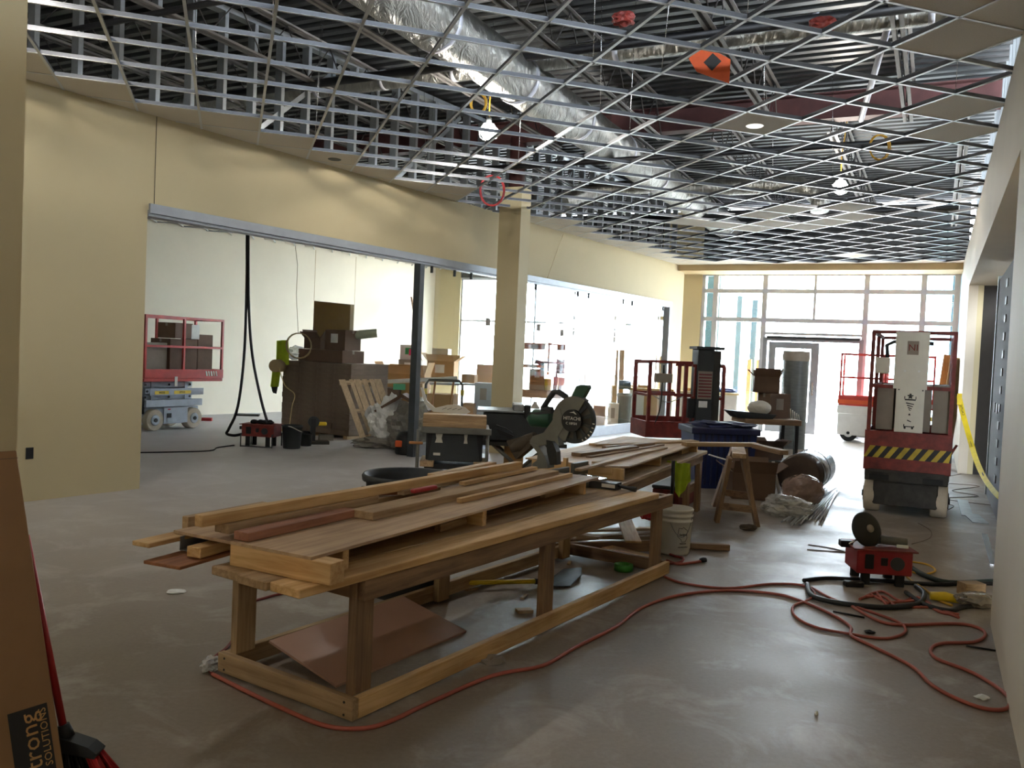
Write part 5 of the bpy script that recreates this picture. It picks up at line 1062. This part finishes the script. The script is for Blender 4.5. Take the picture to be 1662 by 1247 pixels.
# boards and pole by the right wall, tape
for k, (x, l_, m_) in enumerate(((1527, 'orange topped board leaning by the right wall, nearest the storefront', OAKY), (1538, 'middle tan board leaning by the right wall', CARD), (1546, 'brown board leaning by the right wall, nearest the viewer', PINEB))):
    p = at(x, 700, 16.8-.25*k); m = MB(); a = Vector((p.x-.12, p.y, .02)); b = Vector((p.x+.12, p.y+.1, 1.98-.05*k)); m.beam(a, b, .2, .02, (0, 1, 0)); m.one('board', m_, l_, 'board')
m = MB(); m.tube([at(1527, 760, 14.6), at(1553, 723, 14.4)], .03, 8, taper=[1.2, .7]); m.one('jack_pole', REDD, 'rusty red pole leaning low behind the right lift', 'pole')
ctp = thing('caution_tape', 'yellow caution tape hanging in a curve across the right recess', 'tape', (0, 0, 0)); rb = []
for x, y, Y in smoothpts([Vector((1556, 642, 13.7)), Vector((1563, 672, 13.55)), Vector((1574, 712, 13.3)), Vector((1585, 748, 12.2)), Vector((1599, 778, 10.9)), Vector((1618, 803, 9.2)), Vector((1634, 814, 8.0))], 4): rb.append(Vector((x, y, Y)))
m = MB(); vs = []
for i, p in enumerate(rb):
    t = (rb[min(i+1, len(rb)-1)]-rb[max(i-1, 0)]).normalized(); nx, ny = -t.y, t.x; L_ = math.hypot(nx, ny); hw = 4.3
    for s in (-1, 1): vs.append(at(p.x+nx/L_*hw*s, p.y+ny/L_*hw*s, p.z))
n = len(rb); m.add(vs+[v+Vector((0, .004, 0)) for v in vs], [(2*i, 2*i+1, 2*i+3, 2*i+2) for i in range(n-1)]+[(2*n+2*i+2, 2*n+2*i+3, 2*n+2*i+1, 2*n+2*i) for i in range(n-1)], True); m.part('ribbon', pm('tape yellow', '#d8bd20', .85), ctp)
for i in (3, 9, 15):
    a, b = rb[i], rb[i+1]; p = at(a.x, a.y, a.z-.02); d = (at(b.x, b.y, b.z-.02)-p).normalized(); side = Vector((d.z, 0, -d.x)).normalized(); text('CAUTION', .055, face_M(p, -d if i == 3 else d, (side if i != 3 else -side)), INK, ctp)
p = at(1557, 648, 13.6); MB().box(-.035, .035, -.01, 0, -.09, .09, FM(p, 0, 92)).part('knot', YEL, ctp)
# ---- right hand power box and cables
pr_ = spider('power_box', 'red power distribution box with black disc on top, right foreground', G(1434, 950)+Vector((0, .12, 0)), rad(-6), .40)
PB = Matrix.Translation(pr_.location) @ Matrix.Rotation(rad(-6), 4, 'Z')
dk = thing('grinding_disc', 'large black round disc tilted on the right power box', 'disc', PB @ Vector((-.10, -.02, .395)), 0)
MD = Matrix.Rotation(rad(38), 4, 'Y') @ Matrix.Rotation(rad(62), 4, 'X')
MB().lathe([(.02, .035), (.06, .03), (.12, .005), (.135, -.005), (.13, -.012), (.06, -.01)], 36, MD).part('shell', BLK, dk); MB().lathe([(.0, .042), (.03, .042), (.03, .03)], 18, MD).part('hub', CARDG, dk)
MB().tube([(-.02, 0, -.05), (-.14, -.02, -.115)], .008, 8).part('rod', STEEL, dk); boxpart('stand', BLK, dk, -.02, .03, -.02, .02, -.115, -.05)
gr = thing('grinder', 'grey hand grinder lying on the right power box', 'grinder', PB @ Vector((.10, .0, .277)), rad(-12)); MB().cyl((-.09, 0, .04), (.1, 0, .035), .035, .03, 14).part('motor', TOOLG, gr); boxpart('grip', BLK2, gr, -.16, -.09, -.03, .03, .01, .07, .01); boxpart('switch_plate', PAPER, gr, .02, .1, -.06, -.034, 0, .02)
cord('extension_cord', [(1078, 938), (1110, 949), (1180, 957), (1250, 950), (1300, 952), (1322, 964), (1312, 976), (1288, 986), (1291, 1003), (1322, 1020), (1370, 1030), (1430, 1039), (1460, 1034), (1470, 1024), (1455, 1011), (1400, 991), (1350, 974), (1318, 956)], .009, ORCORD, 'orange extension cord running from the bench corner into the loops')
cord('extension_cord', [(345, 1098), (400, 1126), (450, 1150), (520, 1180), (575, 1187), (625, 1178), (700, 1143), (800, 1100), (880, 1084), (930, 1056), (1000, 1020), (1040, 990), (1100, 969), (1180, 961), (1255, 966), (1300, 978), (1350, 1000), (1380, 1020), (1382, 1035), (1420, 1054), (1480, 1085), (1512, 1115), (1560, 1141), (1605, 1155), (1636, 1152), (1632, 1130), (1580, 1096), (1520, 1072), (1511, 1056), (1530, 1047), (1580, 1045), (1599, 1034), (1588, 1022), (1550, 1015), (1460, 1017), (1420, 1008), (1380, 985)], .010, ORCORD, 'longest orange cord, along the bench front and out to the right wall')
cord('extension_cord', [(345, 1098), (338, 1085), (350, 1068), (375, 1045), (402, 986), (433, 972), (470, 964), (520, 962)], .008, pm('dark red cord', '#7a2f2a', .6), 'dark red cord curling behind the left end of the bench')
cord('extension_cord', [(1082, 912), (1100, 918), (1120, 916), (1140, 913)], .011, ORCORD, 'short red cord end with black plug beside the bench corner'); g = G(1141, 913); MB().blob((g.x, g.y, .02), (.035, .03, .02), 3, .2, 2, 2, 0).one('plug', BLK, 'black plug end on the floor right of the bench corner', 'plug')
cord('extension_cord', [(1070, 890), (1090, 903), (1108, 908), (1104, 915), (1085, 917)], .010, pm('dark red cord 2', '#8a3430', .6), 'dark red cord looping at the foot of the white pail')
for k in range(4): cord('extension_cord', [(1395+k*9, 975-k*4), (1430+k*4, 962+k*9), (1462-k*7, 978+(k*7) % 12), (1490+k*5, 972+(k*11) % 17), (1525-k*4, 996-k*3), (1556, 999+(k*5) % 9)], .009, ORCORD, ['first', 'second', 'third', 'fourth'][k]+' strand of the bundled orange cords at the right power box', group='bundled cords by the right wall')
cord('hose', [(1304, 946), (1340, 942), (1390, 944), (1430, 946), (1480, 950), (1530, 952), (1570, 950), (1612, 951)], .016, BLACKPIPE, 'black cable running from the loops to the right wall'); cord('hose', [(1310, 952), (1316, 970), (1345, 980), (1400, 988), (1450, 990), (1490, 984), (1500, 968), (1486, 955)], .018, BLK2, 'thick dark cable curving under the right power box')
cord('hose', [(1478, 925), (1500, 938), (1540, 950), (1612, 948)], .02, pm('dark green cable', '#20302a', .6), 'dark green cable from the right power box to the wall'); cord('hose', [(1470, 965), (1500, 985), (1540, 995), (1560, 990), (1590, 985)], .016, BLK2, 'dark cable end among the cords near the wall')
cord('extension_cord', [(1458, 925), (1480, 945), (1505, 962), (1520, 975), (1545, 985)], .009, YCORD, 'yellow cord from the right power box to the yellow plug'); g = G(1533, 978); MB().tube([g+Vector((-.09, .03, .035)), g+Vector((.0, 0, .04)), g+Vector((.09, -.03, .03))], .035, 10, taper=[.8, 1, .7]).one('plug', YEL, 'yellow cord connector lying by the right wall', 'plug')
cord('extension_cord', [(1475, 913), (1505, 918), (1518, 928), (1500, 934), (1480, 930)], .008, YCORD, 'thin yellow cord loop behind the right power box')
for k, pts in enumerate(([(1490, 850), (1510, 862), (1508, 875), (1480, 884)], [(1532, 785), (1590, 790), (1545, 797), (1588, 806), (1530, 810), (1620, 822)], [(1532, 775), (1560, 770)], [(1530, 818), (1548, 822), (1535, 830)], [(1312, 885), (1345, 890), (1372, 897), (1340, 895), (1310, 893)])):
    cord('cord', pts, .0045, pm('grey brown cord', '#6d5f55', .6), ['thin tan cord behind the right power box', 'long brown cord zigzagging beside the right lift', 'short cord behind the right lift', 'small cord curl right of the lift wheel', 'pale cord curl on the floor left of the power box'][k])
cord('cord', [(228, 736), (280, 735), (340, 733), (352, 728), (365, 726), (380, 724)], .010, BLACKPIPE, 'dark cord on the floor behind the left wall end'); 
for k, (a, b, w_, l_) in enumerate((((1598, 868), (1612, 918), .05, 'bright metal strip on the floor by the right wall'), ((1562, 812), (1570, 838), .12, 'pale flat sheet on the floor behind the wall end'), ((1575, 835), (1592, 850), .16, 'dull flat plate on the floor by the right recess'))):
    p, q = G(*a), G(*b); m = MB(); m.beam(p+Vector((0, 0, .005)), q+Vector((0, 0, .005)), w_, .008); m.one('strip', STEEL if k == 0 else GALV, l_, 'strip')
for k, (a, b, l_) in enumerate((((1352, 994), (1403, 1004), 'thin dark rod on the floor inside the cord loop'), ((1568, 1050), (1616, 1058), 'thin dark rod on the floor against the right wall'))): m = MB(); m.tube([G(*a)+Vector((0, 0, .006)), G(*b)+Vector((0, 0, .006))], .006, 6); m.one('rod', BLK, l_, 'rod')
g = G(1385, 952); MB().box(-.07, .07, -.03, .03, 0, .04, FM(g, 0, 85), .006).one('adapter', BLK, 'black adapter block on the floor before the right power box', 'adapter')
g = G(1590, 985); MB().blob((g.x-.03, g.y, .05), (.13, .1, .05), 71, .4, 2.4, 3, 0).one('plastic_bag', FILMD, 'crumpled grey plastic against the right wall', 'bag')
g = G(1598, 975); MB().box(-.1, .06, -.05, .05, 0, .09, FM(g+Vector((0, .15, 0)), 0, 80)).one('block', PINED, 'wood block against the right wall among the cables', 'block')
g = G(342, 1090); MB().blob((g.x, g.y, .035), (.05, .05, .035), 73, .5, 2.6, 3, 0).one('wrapper', FILM, 'clear wrapper at the left corner of the bench', 'wrapper'); g = G(346, 1086); MB().box(-.02, .02, -.01, .01, 0, .05, FM(g, 0, 40)).one('tag_card', BLUE, 'small blue card beside the clear wrapper', 'card')
for k, (x, y, r, l_) in enumerate(((1411, 1028, .03, 'small dark crumb on the floor in the cord loop'), (1594, 1134, .035, 'small pale crumb on the floor by the right wall'), (1325, 1160, .009, 'tiny white crumb on the bare floor at the right'), (285, 962, .06, 'flat white paper scrap on the floor left of the bench'), (800, 1075, .07, 'crumpled paper scrap outside the front bench rail'))):
    g = G(x, y); MB().blob((g.x, g.y, .006), (r, r*.8, .012 if k != 4 else .03), 80+k, .4, 2.5, 2, 0).one('scrap', (BLK, PAPER, PAPER, PAPER, CARDG)[k], l_, 'scrap')
m = MB(); m.tube([W(13.9, -8.27, 3.93), W(13.35, -8.27, 2.97)], .004, 5); m.one('wire', TAN, 'thin wire slanting down the bulkhead right of the column', 'wire')
g = G(334, 683); MB().box(-.12, .12, -.06, .06, 0, .06, FM(g, 0, 80)).one('red_tool', REDP, 'small red object on the floor behind the left room lift', 'tool'); g = G(402, 675); MB().box(-.25, .25, -.12, .12, 0, .04, FM(g, 0, 80)).one('plate', BLK2, 'flat dark plate on the left room floor by the wall', 'plate')
